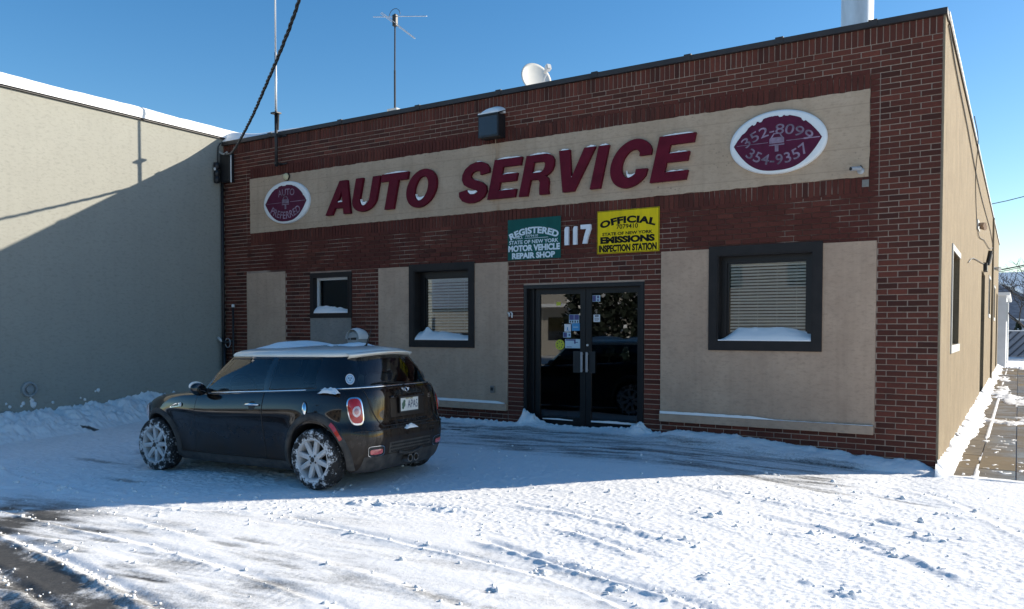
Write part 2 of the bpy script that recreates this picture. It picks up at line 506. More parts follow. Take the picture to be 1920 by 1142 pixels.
# pressed tyre bands with tread marks, greyer than the loose snow beside them
for poly, wd_, amt in [([(-9.5,-6.50),(-7.4,-7.0),(-5.8,-7.27),(-4.3,-7.50),(-3.2,-7.72),(-1.8,-8.15)],.10,.9), ([(-10,-6.42),(-8.2,-6.67),(-6.4,-6.84),(-4.2,-6.87),(-2.45,-7.08),(-1.2,-7.45)],.10,.8),
    ([(-4.6,-5.62),(-3.8,-5.71),(-3.2,-5.77),(-1.95,-5.88),(-1.25,-6.10),(-.7,-6.45)],.10,.8), ([(-2.65,-5.42),(-1.9,-5.64),(-1.3,-5.77),(-.85,-5.86),(-.5,-6.1)],.10,.7),
    ([(-6.5,-1.75),(-5.0,-1.95),(-3.4,-2.2),(-1.8,-2.75),(-.3,-3.7),(.9,-5.0)],.10,.5), ([(-3.8,-3.5),(-2.6,-3.55),(-1.4,-3.9),(-.2,-4.7)],.10,.5),
    ([(-1.9,-1.75),(-.9,-1.75),(.2,-2.0),(1.6,-2.8)],.11,.6), ([(-2.2,-1.35),(-.8,-1.15),(.5,-1.25),(2.2,-1.9)],.11,.6), ([(-4.2,-6.15),(-3.0,-6.15),(-1.9,-6.35),(-1.0,-6.8)],.11,.7), ([(-7.0,-5.9),(-5.6,-5.6),(-4.4,-5.0),(-3.0,-4.2)],.10,.5)]:
    sp = smooth_poly(poly, 7)
    wi = slice(*np.searchsorted(gx, (min(p[0] for p in sp)-.3, max(p[0] for p in sp)+.3))); wj = slice(*np.searchsorted(gy, (min(p[1] for p in sp)-.3, max(p[1] for p in sp)+.3)))
    d, sg, arc, ins, L = seg_dist(GX[wi,wj], GY[wi,wj], sp)
    mk = (1-smooth(wd_*.75, wd_*1.15, d))*smooth(0,.4,arc)*smooth(0,.4,L-arc)*amt*(.35+.9*n1[wi,wj])
    mk = np.clip(mk, 0, 1)
    tread = np.where(np.sin(arc*2*PI/.075+np.abs(d*sg)*38) > 0, .0026, -.0026)*np.where(np.abs(np.abs(d*sg)-.045) < .012, 0, 1)*smooth(.42,.62,n2[wi,wj])
    H[wi,wj] = H[wi,wj]*(1-mk)+mk*(gz(GX[wi,wj], GY[wi,wj])-.004+tread)
    cover[wi,wj] = np.minimum(cover[wi,wj], 1-mk*(.16+.22*(n2[wi,wj]-.35)))
# bare asphalt between the two nearest tracks, plus small worn spots
def ell(cx, cy, rx, ry, rot=0):
    c, s = math.cos(R(rot)), math.sin(R(rot)); dx, dy = GX-cx, GY-cy
    return np.sqrt(((dx*c+dy*s)/rx)**2+((-dx*s+dy*c)/ry)**2)
def bare(e, lo=.4, hi=1.15, amt=1., nz=n2):
    global cover
    k = (1-smooth(lo, hi, e+1.1*(nz-.5)+.5*(n3-.5)))*amt
    cover = np.minimum(cover, 1-k)
nstr = fbm(GX*2.2+GY*.6, GY*14-GX*2.2, 4, 31)         # streaks along the lane
bare(ell(-4.75,-7.48,1.6,.20,-8), -.05, 1.7, 1.0)
bare(ell(-5.9,-7.30,.6,.13,-8), 0, 1.6, .6)
bare(ell(-3.55,-7.66,.6,.12,-10), 0, 1.7, .8)
bare(ell(-5.2,-7.88,.9,.16,-8), 0, 1.7, .8)
bare(ell(-4.3,-7.62,1.0,.26,-10), -.1, 1.6, .85)
bare(ell(-3.9,-7.95,.9,.18,-10), 0, 1.6, .7)
for q in [(-4.13,-6.18,.30,.07,0),(-4.35,-7.15,.16,.05,-5),(-4.16,-6.35,.22,.06,0),(-3.4,-6.5,.2,.05,0),(-2.2,-6.45,.35,.10,-8),(-1.95,-6.2,.10,.05,0),(-1.56,-6.5,.30,.10,-10),(-7.3,-5.2,.5,.10,5),(-8.6,-3.9,.7,.16,10),(-8.9,-4.6,.6,.1,5),(-1.0,-1.85,.8,.12,-8),(-.1,-1.9,.4,.05,-20)]:
    bare(ell(*q), .05, 1.5, .50, nstr)
bare(ell(-11.3,-3.2,.35,.07,38), .2, 1.1, .9)
bare(ell(-10.0,-2.6,.8,.12,30), .2, 1.1, .5)
lk = (.26+.42*smooth(.36,.72, .6*nstr+.4*fbm(GX*1.1+GY*.3, GY*6-GX*1.1, 3, 33)))*lane
cover = np.minimum(cover, 1-lk)
for q in [(-5.24,-1.05,.55,.16,0),(-4.6,-1.02,.6,.10,0),(-2.9,-1.05,.9,.10,-6),(-2.2,-1.5,.8,.12,-10),(-1.5,-1.72,.6,.12,-10)]:
    bare(ell(*q), .1, 1.5, .60, nstr)
# thin, greyish packed snow reads between white and asphalt
pack = (1-loose)*(1-churn*.6)
thin = np.clip(pack*(.36+1.1*(n1-.45)+.9*(nstr-.5)),0,.75)
cover = np.minimum(cover, 1-thin*(.50+.62*smooth(-2.2,-4.2,GX)*smooth(-5.9,-6.8,GY)))
H -= (1-cover)*.012
# banks: by the grey wall, below the right-hand bay, beside the door
wx = GX+12.26
pile = np.clip(1-(wx-.25*(n1-.5))/(.95-.42*smooth(-3.4,-1.2,GY)+.5*smooth(-4.2,-6,GY)), 0, 1)**.8*(.33+.10*(n1-.5)+.10*(n2-.5))*smooth(.6,-.4,GY)
H += pile*1.0+np.clip(pile/.12,0,1)*(.11*(n2-.5)+.06*(n3-.5)+.02*(n4-.5))
bk = np.clip(1-(-GY-.02)/(.46+.10*(n1-.5)-.25*smooth(-1.2,0.,GX)), 0, 1)**.7*smooth(-3.30,-2.9,GX)*(1-smooth(-.25,.12,GX))*(.10+.05*(n2-.4))
bk *= .75+.35*smooth(-3.1,-2.4,GX)
H += bk
bl = np.clip(1-(-GY-.02)/(.16+.10*(n2-.5)),0,1)*smooth(-3.50,-3.3,GX)**0*(.02+.05*np.clip(n3-.4,0,1))*(GX < -3.3)*(GX > -12)
H += bl
for cx, cy, w, h in [(-5.43,-.05,.07,.19),(-5.30,-.03,.05,.13),(-5.22,-.10,.22,.05),(-3.60,-.06,.10,.09),(-4.0,-.05,.35,.02),(-3.75,-.09,.22,.035),(-3.1,-.12,.22,.05)]:
    H += h*np.exp(-((GX-cx)/w)**2-((GY-cy)/(w*1.3+.04))**2)*(.7+.6*n3)
# lumps thrown up by tyres
clods = [(-1.88,-5.66,.055,.06),(-1.93,-6.15,.055,.045),(-1.32,-5.72,.06,.05),(-.08,-2.78,.17,.06),(.19,-3.26,.12,.06),(-.01,-3.89,.10,.05),(-.35,-4.91,.06,.05),(-.09,-5.0,.12,.05),(-.91,-5.18,.09,.06),(-.14,-3.81,.07,.05),(.77,-4.97,.07,.04),(-4.32,-4.78,.13,.07),(-4.1,-4.72,.09,.06),(-3.5,-4.62,.10,.05),(-1.1,-2.6,.10,.03),(-2.1,-5.32,.07,.05),(-1.75,-5.42,.09,.05),(-.55,-2.2,.12,.03),(.35,-2.3,.14,.03),(-.7,-3.7,.13,.03),(-1.5,-3.5,.15,.03),(-8.9,-5.6,.25,.06),(-9.8,-5.2,.3,.06),(-7.2,-5.9,.14,.05),(-8.0,-6.0,.18,.06)]
for cx, cy, w, h in clods:
    wi = slice(*np.searchsorted(gx, (cx-w*1.1, cx+w*1.1))); wj = slice(*np.searchsorted(gy, (cy-w*1.1, cy+w*1.1))); sx_, sy_ = GX[wi,wj], GY[wi,wj]
    nn = .45+1.1*fbm(sx_*30+cx*7, sy_*30+cy*3, 3, 91)
    H[wi,wj] += h*np.clip(1-((sx_-cx)/w)**2-((sy_-cy)/(w*.7))**2, 0, 1)**.6*nn*.36
# tyre hollows under the car, and the strip that gives way to the paving
H += .018*smooth(-.3,.2,GX)*smooth(-3,-.5,GY)
alley = smooth(.06,.16,GX)*smooth(-.30,-.20,GY+.10*(n2-.5))
H = H*(1-alley)-.07*alley

def height_mesh(name, X, Y, Z, mat, attr=None):
    nu, nv = X.shape
    me = bpy.data.meshes.new(name)
    me.vertices.add(nu*nv)
    me.vertices.foreach_set('co', np.stack([X,Y,Z], -1).astype(np.float32).ravel())
    i = np.arange(nu-1)[:,None]*nv+np.arange(nv-1)[None,:]
    q = np.stack([i, i+nv, i+nv+1, i+1], -1).reshape(-1,4)
    me.loops.add(q.size); me.loops.foreach_set('vertex_index', q.ravel().astype(np.int32))
    me.polygons.add(len(q)); me.polygons.foreach_set('loop_start', np.arange(0,q.size,4,dtype=np.int32))
    me.update(calc_edges=True)
    me.polygons.foreach_set('use_smooth', np.ones(len(q), bool))
    if attr is not None:
        a = me.attributes.new('cover', 'FLOAT', 'POINT'); a.data.foreach_set('value', attr.astype(np.float32).ravel())
    me.materials.append(mat); me.update()
    return me

def lot_mat():
    m, nt, n, l, p = nodes('driven_snow')
    at = n.new('ShaderNodeAttribute'); at.attribute_name = 'cover'
    v = coord(nt)
    fine = noise(nt, v, 26, 6, .7); mid = noise(nt, v, 5, 5, .6)
    gr = noise(nt, coord(nt, 'pos', (1,2.4,1)), 75, 4, .75)
    cov = math_(nt, 'ADD', at.outputs['Fac'], math_(nt, 'MULTIPLY', math_(nt, 'ADD', fine, -.5), .50))
    cov = math_(nt, 'ADD', cov, math_(nt, 'MULTIPLY', math_(nt, 'ADD', gr, -.5), .95))
    f = mapr(nt, cov, .28, .80)
    asph = mixc(nt, fine, (.040,.039,.038), (.105,.10,.095))
    sn = mixc(nt, mid, (.835,.825,.81), (.90,.89,.875))
    grey = mixc(nt, fine, (.36,.355,.345), (.60,.595,.585))
    c = mixc(nt, mapr(nt, f, 0, .5), asph, grey)
    c = mixc(nt, mapr(nt, f, .5, 1), c, sn)
    l.new(c, p.inputs['Base Color'])
    l.new(mapr(nt, f, 0, 1, .45, .8), p.inputs['Roughness'])
    p.inputs['Specular IOR Level'].default_value = .3
    b = bump(nt, noise(nt, v, 45, 6, .72), .34, .012)
    b = bump(nt, noise(nt, v, 160, 3, .7), .30, .005, b)
    l.new(b, p.inputs['Normal'])
    return m
M['lot'] = lot_mat()
struct(link('snowy_lot', height_mesh('snowy_lot', GX, GY, H, M['lot'], cover)))

def lot_height(x, y):
    i = int(np.clip(np.searchsorted(gx, x), 0, len(gx)-1)); j = int(np.clip(np.searchsorted(gy, y), 0, len(gy)-1))
    return float(H[i, j])

# wide snowfield to the horizon, under everything
g = MB(); g.quad((-400,-400,-.12),(400,-400,-.12),(400,600,-.12),(-400,600,-.12))
struct(g.build('ground', M['snow']))

# snow crumbs along the ridges
def crumb_field():
    ico = bmesh.new(); bmesh.ops.create_icosphere(ico, subdivisions=1, radius=1)
    iv = np.array([w.co[:] for w in ico.verts]); jf = np.array([[w.index for w in q.verts] for q in ico.faces]); ico.free()
    pts = []
    for sp, amp, sd in CR:
        sp = np.array(sp); seg = np.hypot(*np.diff(sp, axis=0).T); L = seg.sum()
        for k in range(int(L*amp*480)):
            s = rng.random()*L; i = int(np.searchsorted(np.cumsum(seg), s)); i = min(i, len(seg)-1)
            t = rng.random(); p = sp[i]*(1-t)+sp[i+1]*t
            pts.append((p[0]+rng.normal(0,.06), p[1]+rng.normal(0,.05)+.03*sd, rng.gamma(2.0,.0033)+.003))
    for k in range(600):
        x = rng.uniform(-5.2,1.4); y = rng.uniform(-6.0,-1.2)
        if fbm(np.array(x*1.1), np.array(y*1.1), 2, 5) > .48: pts.append((x, y, rng.gamma(2.0,.0030)+.003))
    for k in range(200): pts.append((rng.uniform(-9.5,-4.5), rng.uniform(-6.4,-5.0), rng.gamma(2.,.0035)+.003))
    for cx, cy, w, h in clods:
        for k in range(5): pts.append((cx+rng.normal(0,w*.75), cy+rng.normal(0,w*.6), rng.gamma(2.2,w*.042)+.003))
    V = []; F = []
    for x, y, r in pts:
        if x > .05 and y > -.35: continue
        r = min(r, .045)
        jit = 1+rng.normal(0,.22,(len(iv),1)); z = lot_height(x, y)
        V.append(iv*jit*np.array([r,r,r*.8])+np.array([x,y,z+r*.25])); F.append(jf+len(iv)*len(F))
    V = np.concatenate(V); F = np.concatenate(F)
    me = bpy.data.meshes.new('snow_crumbs'); me.from_pydata(V.tolist(), [], F.tolist())
    me.polygons.foreach_set('use_smooth', [True]*len(me.polygons)); me.materials.append(M['snow'])
    o = link('snow_crumbs', me); tag(o, 'loose crumbs of snow thrown along the tyre tracks', None, kind='stuff')
crumb_field()

# ------------------------------------------------------------------ side walk (concrete slabs)
def slab_mat():
    m, nt, n, l, p = nodes('wet_concrete')
    oi = n.new('ShaderNodeObjectInfo'); v = coord(nt)
    big = noise(nt, v, 1.6, 4, .6); fine = noise(nt, v, 40, 4, .6)
    rnd = oi.outputs['Random']
    a = mixc(nt, rnd, (.20,.145,.075), (.135,.115,.09))
    a = mixc(nt, mapr(nt, big, .35,.7), a, (.25,.185,.10))
    a = mixc(nt, math_(nt, 'MULTIPLY', fine, .35), a, (.07,.06,.045))
    l.new(a, p.inputs['Base Color'])
    wet = mapr(nt, math_(nt, 'ADD', big, math_(nt, 'MULTIPLY', rnd, .3)), .50, .80, .75, .28)
    p.inputs['Specular IOR Level'].default_value = .2
    l.new(wet, p.inputs['Roughness'])
    l.new(bump(nt, fine, .25, .004), p.inputs['Normal'])
    return m
M['slab'] = slab_mat()
sw = MB(); sw.box(.02,6.0,-.36,31.0,-.14,-.035)
sidewalk = struct(sw.build('sidewalk', M['mortar_grey']))
xs_ = [.02,.39,.77,1.95,3.15,4.4,6.0]
ycuts = [-.34,.62,1.75,2.82]
while ycuts[-1] < 29.5: ycuts.append(ycuts[-1]+1.42)
sm = {}
for i in range(len(xs_)-1):
    for j in range(len(ycuts)-1):
        w, d = xs_[i+1]-xs_[i], ycuts[j+1]-ycuts[j]
        key = (round(w,2), round(d,2))
        if key not in sm:
            b = MB().box(-w/2+.006, w/2-.006, -d/2+.006, d/2-.006, -.09, 0); me = b.mesh('slab'); me.materials.append(M['slab']); sm[key] = me
        o = link('slab', sm[key], sidewalk); o.location = ((xs_[i]+xs_[i+1])/2, (ycuts[j]+ycuts[j+1])/2, rng.normal(0,.002)+.002)

# snow left along the wall and in patches on the slabs
ax_ = axis((.015,1.3,.022),(1.3,4.5,.07)); ay_ = axis((-.45,6,.028),(6,31,.07))
AX, AY = np.meshgrid(ax_, ay_, indexing='ij')
m1 = fbm(AX*3, AY*1.2, 4, 41); m2 = fbm(AX*11, AY*9, 4, 42); m3 = fbm(AX*2.2+3, AY*.55, 4, 43)
wdt = .13+.16*smooth(.0,6.,AY)*m1+.10*smooth(-.5,.0,AY)
strip = np.clip(1-(AX-.01)/(.72*wdt+.12*(m1-.5)), -1, 1)
hs = strip*.12*(.3+1.3*m2)
joint = np.exp(-((AX-.39-.02*(m1-.5))/.020)**2)*.05*(m1-.36)
cross = np.exp(-((AY-6.3-.7*(m1-.5))/.32)**2)*.10*(m2-.22)
pat = (m3-.63)*.22*smooth(2.0,9.,AY)+(m2-.66)*.04
edge0 = (np.clip(1-(AY+.36)/(.16+.35*m3),-1,1)*.03*(.4+m2))*smooth(-.30,-.22,AY)-.004
hs = np.maximum.reduce([hs, joint, cross-.01, pat, edge0])
hs = np.where(hs*smooth(-.40,-.22,AY) > .002, hs*smooth(-.40,-.22,AY)+.005, -.028)
snow_alley = link('snow_patches', height_mesh('snow_patches', AX, AY, hs, M['snow']))
tag(snow_alley, 'lumpy snow left along the side wall and in patches on the paving', None, kind='stuff')

# ================================================================== brick building
B = thing('brick_building', 'one-storey brick auto service shop with tan stucco panels and side wall', 'building', (-6.1, 0, 0))
c = .0677; BL = .2127; JT = .0115
XL, XR = -12.25, 0.0
ZT = 73*c
holes = [(-7.555,-6.455,1.432,2.575), (-2.545,-1.352,1.463,2.588), (-9.86,-8.99,1.885,2.55), (-5.476,-3.556,-.1,2.28)]
def holed(mb, axis_, a0, a1, z0, z1, front, back, holes, rev=True):
    """a wall sheet with rectangular openings and their reveals; axis_ 'x': sheet spans x,z at y=front"""
    A = sorted({a0,a1,*[h[0] for h in holes],*[h[1] for h in holes]}); Z = sorted({z0,z1,*[max(z0,h[2]) for h in holes],*[h[3] for h in holes]})
    P = (lambda a, d, z: (a,d,z)) if axis_ == 'x' else (lambda a, d, z: (d,a,z))
    for i in range(len(A)-1):
        for j in range(len(Z)-1):
            am, zm = (A[i]+A[i+1])/2, (Z[j]+Z[j+1])/2
            if any(h[0] < am < h[1] and h[2] < zm < h[3] for h in holes): continue
            mb.quad(P(A[i],front,Z[j]),P(A[i+1],front,Z[j]),P(A[i+1],front,Z[j+1]),P(A[i],front,Z[j+1]))
    if rev:
        for h in holes:
            p = [(h[0],max(h[2],z0)),(h[1],max(h[2],z0)),(h[1],h[3]),(h[0],h[3])]
            for k in range(4):
                (a,z),(a2,z2) = p[k],p[(k+1)%4]
                mb.quad(P(a,front,z),P(a2,front,z2),P(a2,back,z2),P(a,back,z))
    return mb
w = MB(); holed(w, 'x', XL, XR, -.15, 5.14, .010, .26, holes)
front_wall = w.build('front_wall', M['mortar'], B, recalc=False)

SIGN = (-11.49,-.745,3.42,4.433)
blocked = [(-11.60,-.638,3.217,4.636), (-11.61,-10.56,.395,2.675), (-9.925,-8.945,.395,2.625), (-8.32,-5.755,.395,2.64), (-5.476,-3.556,-1,2.29), (-3.315,-.650,.395,2.667),
           (-5.752,-5.476,-1,2.33), (-3.556,-3.315,-1,2.30)]
BR = []      # x0,x1,z0,z1,paint
def paintf(x, z):
    if -11.6 < x < -.64 and 2.66 < z < 4.66:
        p = float(fbm(np.array(x*1.3), np.array(z*2.0), 3, 77)); return min(.9, max(.05, .45+2.2*(p-.5)))
    return 0.
for k in range(-2, 73):
    z0 = k*c; zc = z0+c/2
    iv = [(XL, XR)]
    for b in blocked:
        if b[2] <= zc <= b[3]:
            nv_ = []
            for a0, a1 in iv:
                if b[1] <= a0 or b[0] >= a1: nv_.append((a0,a1)); continue
                if b[0] > a0: nv_.append((a0,b[0]))
                if b[1] < a1: nv_.append((b[1],a1))
            iv = nv_
    off = 0 if k % 2 else BL/2
    header = k in (12, 25)       # a cut course now and then
    for a0, a1 in iv:
        i0 = math.floor((a0-off)/BL)
        x = off+i0*BL
        while x < a1-1e-4:
            u0, u1 = max(x,a0), min(x+BL,a1)
            if u1-u0 > .045:
                if header and rng.random() < .25 and u1-u0 > .2:
                    xm = (u0+u1)/2; BR.append((u0,xm,z0,z0+c)); BR.append((xm,u1,z0,z0+c))
                else: BR.append((u0,u1,z0,z0+c))
            x += BL
    for j0, j1, zt in ((-5.752,-5.476,2.33),(-3.556,-3.315,2.30)):
        if zc < zt: BR.append((j0,j1,z0,z0+c))
    if SIGN[2]-.2 < zc < SIGN[3]+.2:
        BR.append((SIGN[1],SIGN[1]+.106,z0,z0+c)); BR.append((SIGN[0]-.106,SIGN[0],z0,z0+c))
def soldiers(x0, x1, z0, z1):
    n = int(round((x1-x0)/.0685)); d = (x1-x0)/n
    for i in range(n): BR.append((x0+i*d, x0+(i+1)*d, z0, z1))
soldiers(XL, XR, ZT, ZT+.196)
soldiers(SIGN[0], SIGN[1], SIGN[3], SIGN[3]+.203)
soldiers(SIGN[0], SIGN[1], SIGN[2]-.203, SIGN[2])
CAMP = Vector((.765,-10.254,1.628))
rank = sorted(range(len(BR)), key=lambda i: -((BR[i][1]-BR[i][0])*(BR[i][3]-BR[i][2]))*(1 if BR[i][2] > .05 else .2)/((Vector(((BR[i][0]+BR[i][1])/2,0,(BR[i][2]+BR[i][3])/2))-CAMP).length**2.0*(1+.25*abs(BR[i][0])))*(1-.4*paintf((BR[i][0]+BR[i][1])/2,(BR[i][2]+BR[i][3])/2)))
single = set(rank[:300])
def brick_geo(b):
    x0, x1, z0, z1 = b
    jx, jz = JT/2+rng.uniform(-.001,.0015), JT/2+rng.uniform(-.001,.001)
    y = -.001-rng.uniform(0,.0035); t = rng.normal(0,.0007,4)
    x0 += jx; x1 -= jx; z0 += jz; z1 -= jz; e = .0035
    vs = [(x0,.02,z0),(x1,.02,z0),(x1,.02,z1),(x0,.02,z1),
          (x0,y+.004,z0),(x1,y+.004,z0),(x1,y+.004,z1),(x0,y+.004,z1),
          (x0+e,y,z0+e+t[0]),(x1-e,y,z0+e+t[1]),(x1-e,y,z1-e+t[2]),(x0+e,y,z1-e+t[3])]
    fs = []
    for a, bb in ((0,4),(4,8)):
        for k in range(4): fs.append((a+k, a+(k+1)%4, bb+(k+1)%4, bb+k))
    fs.append((8,9,10,11))
    return vs, fs
def brick_mesh(name, items):
    V = []; F = []; T = []
    for b in items:
        vs, fs = brick_geo(b); o = len(V); V += vs; F += [tuple(i+o for i in q) for q in fs]
        xm, zm = (b[0]+b[1])/2, (b[2]+b[3])/2
        T += [(min(1,max(0,rng.normal(.52,.22))) if rng.random() > .05 else .0, paintf(xm,zm), 0, 1)]*len(vs)
    me = bpy.data.meshes.new(name); me.from_pydata(V, [], F)
    at = me.color_attributes.new('tint', 'FLOAT_COLOR', 'POINT'); at.data.foreach_set('color', np.array(T, np.float32).ravel())
    me.materials.append(M['brick']); return me
for i in sorted(single): link('brick', brick_mesh('brick', [BR[i]]), front_wall)
rest = link('brick_courses', brick_mesh('brick_courses', [b for i, b in enumerate(BR) if i not in single]), front_wall)
rest['kind'] = 'stuff'

# other walls, roof
w = MB()
sholes = [(1.62,3.25,1.42,2.66), (11.3,13.6,-.1,3.0), (16.6,18.3,2.08,3.12), (22.2,24.0,2.05,3.10), (26.2,28.2,-.1,3.05)]
holed(w, 'y', .0, 29.2, -.12, 5.16, .022, -.20, sholes)
w.quad((.022,0,-.12),(.022,0,5.16),(.002,0,5.16),(.002,0,-.12))
side_wall = w.build('side_wall', M['side_stucco'], B, recalc=False)
w = MB(); w.quad((XL,29.2,-.12),(.02,29.2,-.12),(.02,29.2,5.16),(XL,29.2,5.16)); w.quad((XL,.26,-.12),(XL,29.2,-.12),(XL,29.2,5.16),(XL,.26,5.16))
w.build('rear_walls', M['side_stucco'], B, recalc=False)
w = MB(); w.box(XL,.0,.25,29.1,4.80,4.86); w.build('roof', M['snow_smooth'], B)
# interior floor and back partition of the front office
w = MB(); w.box(XL+.05,-.05,.28,6.0,.12,.16); w.quad((XL,6,0),(0,6,0),(0,6,4.8),(XL,6,4.8)); w.build('office_interior', pmat('office_paint', (.16,.15,.13), .8), B)

# coping, in lapped lengths
cuts = [XL,-10.9,-9.15,-7.45,-5.9,-4.3,-2.95,-1.78,-.72,.045]
for a0, a1 in zip(cuts[:-1], cuts[1:]):
    m_ = MB(); m_.box(a0+.004,a1-.004,-.045,.25,ZT+.193,ZT+.262+rng.uniform(-.004,.004))
    if a1 < 0: m_.box(a1-.05,a1+.045,-.052,.25,ZT+.20,ZT+.275)
    m_.build('coping', M['coping'], B)
m_ = MB(); m_.box(-.16,.045,.25,29.25,5.161,5.20); m_.build('coping', M['coping'], B)

# plaster band and bays with slightly ragged edges
def ragged(mb, x0, x1, z0, z1, y, amp=.008, step=.09, seed=1):
    def line(p, q, s):
        n = max(2, int(math.dist(p,q)/step)); out = []
        for i in range(n):
            t = i/n; j = (random.random()-.5)*2*amp
            out.append((p[0]+(q[0]-p[0])*t+(j if p[0] == q[0] else 0), p[1]+(q[1]-p[1])*t+(j if p[1] == q[1] else 0)))
        return out
    P = line((x0,z0),(x1,z0),1)+line((x1,z0),(x1,z1),2)+line((x1,z1),(x0,z1),3)+line((x0,z1),(x0,z0),4)
    mb.prism(P, y, .012); return mb
ragged(MB(), SIGN[0], SIGN[1], SIGN[2], SIGN[3], -.007, .007, .06).build('sign_band', M['sign_stucco'], B)
ragged(MB(), -11.60, -10.56, .40, 2.672, -.008, .003, .2).build('stucco_panel', M['stucco'], B)
def bay(x0, x1, z0, z1, h, mat, y=-.008):
    """stucco bay round a window opening h"""
    mb = MB()
    A = [x0, h[0]-.02, h[1]+.02, x1]; Z = [z0, h[2]-.02, h[3]+.02, z1]
    for i in range(3):
        for j in range(3):
            if i == 1 and j == 1: continue
            mb.box(A[i],A[i+1],y,.011,Z[j],Z[j+1])
    # drop inner faces by merging
    bm = bmesh.new(); me = mb.mesh('t'); bm.from_mesh(me); bmesh.ops.remove_doubles(bm, verts=bm.verts, dist=1e-5)
    dup = {}
    for f in bm.faces:
        dup.setdefault(tuple(sorted(v_.index for v_ in f.verts)), []).append(f)
    bmesh.ops.delete(bm, geom=[f for fs in dup.values() if len(fs) > 1 for f in fs], context='FACES_ONLY')
    out = MB(); out.bm(bm); return out.build('stucco_panel', mat, B)
bay(-8.32,-5.755,.50,2.642,holes[0],M['stucco'])
bay(-3.312,-.652,.50,2.668,holes[1],M['stucco'])
MB().box(-9.925,-8.945,-.006,.012,.395,1.86).build('stucco_panel', M['stucco_grey'], B)
for x0, x1 in ((-8.32,-5.757),(-3.312,-.655)):
    MB().bevbox(x0,x1,-.055,.011,.392,.498,.008).build('sill_band', M['stucco'], B)
# ================================================================== windows and door
def frame(mb, x0, x1, z0, z1, wd, y0, y1, b=None):
    """four mitred bars: outer rectangle x0..x1,z0..z1, bar width wd"""
    o = [(x0,z0),(x1,z0),(x1,z1),(x0,z1)]; i = [(x0+wd,z0+wd),(x1-wd,z0+wd),(x1-wd,z1-wd),(x0+wd,z1-wd)]
    for k in range(4):
        a, b2, c2, d = o[k], o[(k+1)%4], i[(k+1)%4], i[k]
        mb.add([(a[0],y0,a[1]),(b2[0],y0,b2[1]),(c2[0],y0,c2[1]),(d[0],y0,d[1]),(a[0],y1,a[1]),(b2[0],y1,b2[1]),(c2[0],y1,c2[1]),(d[0],y1,d[1])],
               [(0,1,2,3),(7,6,5,4),(0,4,5,1),(2,6,7,3)])
    return mb

def window(h, trimw, ydeep, sash, mats, gl, trim_out=.028):
    f = MB(); frame(f, h[0]-trimw, h[1]+trimw, h[2]-trimw, h[3]+trimw, trimw+.004, -trim_out, .012)
    win = f.build('window', mats[0], B)
    r = MB()     # painted reveal, liner of the opening
    x0,x1,z0,z1 = h; e = .004
    r.box(x0+e,x0+.02,-.02,ydeep,z0+.02,z1-.02); r.box(x1-.02,x1-e,-.02,ydeep,z0+.02,z1-.02); r.box(x0+e,x1-e,-.02,ydeep,z1-.02,z1-e); r.box(x0+e,x1-e,-.02,ydeep,z0+e,z0+.02)
    r.build('reveal', mats[0], win)
    s = MB(); frame(s, x0+.018, x1-.018, z0+.018, z1-.018, sash, ydeep-.02, ydeep+.03)
    if gl.get('step'): frame(s, x0+.018+sash-.005, x1-.018-sash+.005, z0+.018+sash-.005, z1-.018-sash+.005, .03, ydeep, ydeep+.025)
    s.build('sash', mats[1], win)
    g_ = MB(); g_.box(x0+.018+sash-.004, x1-.018-sash+.004, ydeep+.008, ydeep+.013, z0+.018+sash-.004, z1-.018-sash+.004)
    g_.build('pane', gl['mat'], win)
    return win

window(holes[1], .105, .13, .075, (M['trim'], M['alu']), dict(mat=M['glass'], step=True))
window(holes[0], .095, .15, .095, (M['trim'], M['alu']), dict(mat=M['glass'], step=True))
# small lavatory window with white vinyl frame in a dark timber surround
window(holes[2], .065, .10, .045, (M['trim'], M['white_vinyl']), dict(mat=M['glass']), .012)

def blind(label, x0, x1, z0, z1, y, pitch, mat, tilt, loc_label, cords=3):
    t = thing('venetian_blind', label, 'blind', ((x0+x1)/2, y, z0), 'venetian blinds')
    hd = MB(); hd.box(x0,x1,y-.02,y+.02,z1-.03,z1); hd.build('head_rail', mat, t)
    n = int((z1-.04-z0)/pitch); wd = pitch*.74
    me = None
    for k in range(n):
        z = z1-.045-k*pitch
        if me is None:
            mb = MB(); P = []
            for i in range(4):
                u = -wd/2+wd*i/3; P.append((u*math.cos(tilt), u*math.sin(tilt)+.0022*(1-(2*i/3-1)**2)))
            vs = [(xx, p[0], p[1]) for xx in (-(x1-x0)/2, (x1-x0)/2) for p in P]
            mb.add(vs, [(i,i+1,i+5,i+4) for i in range(3)])
            vs2 = [(a,b,c_-.0012) for a,b,c_ in vs]; mb.add(vs2, [(i+4,i+5,i+1,i) for i in range(3)])
            me = mb.mesh('slat'); me.materials.append(mat)
            me.polygons.foreach_set('use_smooth', [True]*len(me.polygons))
        o = link('slat', me, t)
        o.location = ((x0+x1)/2, y, z)
        o.rotation_euler = (0, rng.normal(0,.003), 0)
    for k in range(cords):
        xx = x0+(x1-x0)*(.12+.76*k/(max(1,cords-1)))
        MB().tube([(xx,y-wd*.55,z0),(xx,y-wd*.55,z1-.02)], .0022, 5).build('cord', mat, t)
    return t
blind('cream slatted blind in the window nearest the building corner', -2.42,-1.47,1.50,2.495,.172,.0400,M['blind'],R(56),'',4)
blind('grey slatted blind in the dark-framed window left of the entrance', -7.42,-6.58,1.50,2.44,.192,.0470,M['blind_dark'],R(52),'',3)
blind('fine dark slatted blind in the small white-framed window', -9.78,-9.06,1.92,2.49,.19,.022,pmat('blind_dim', (.26,.29,.26), .6),R(55),'',2)

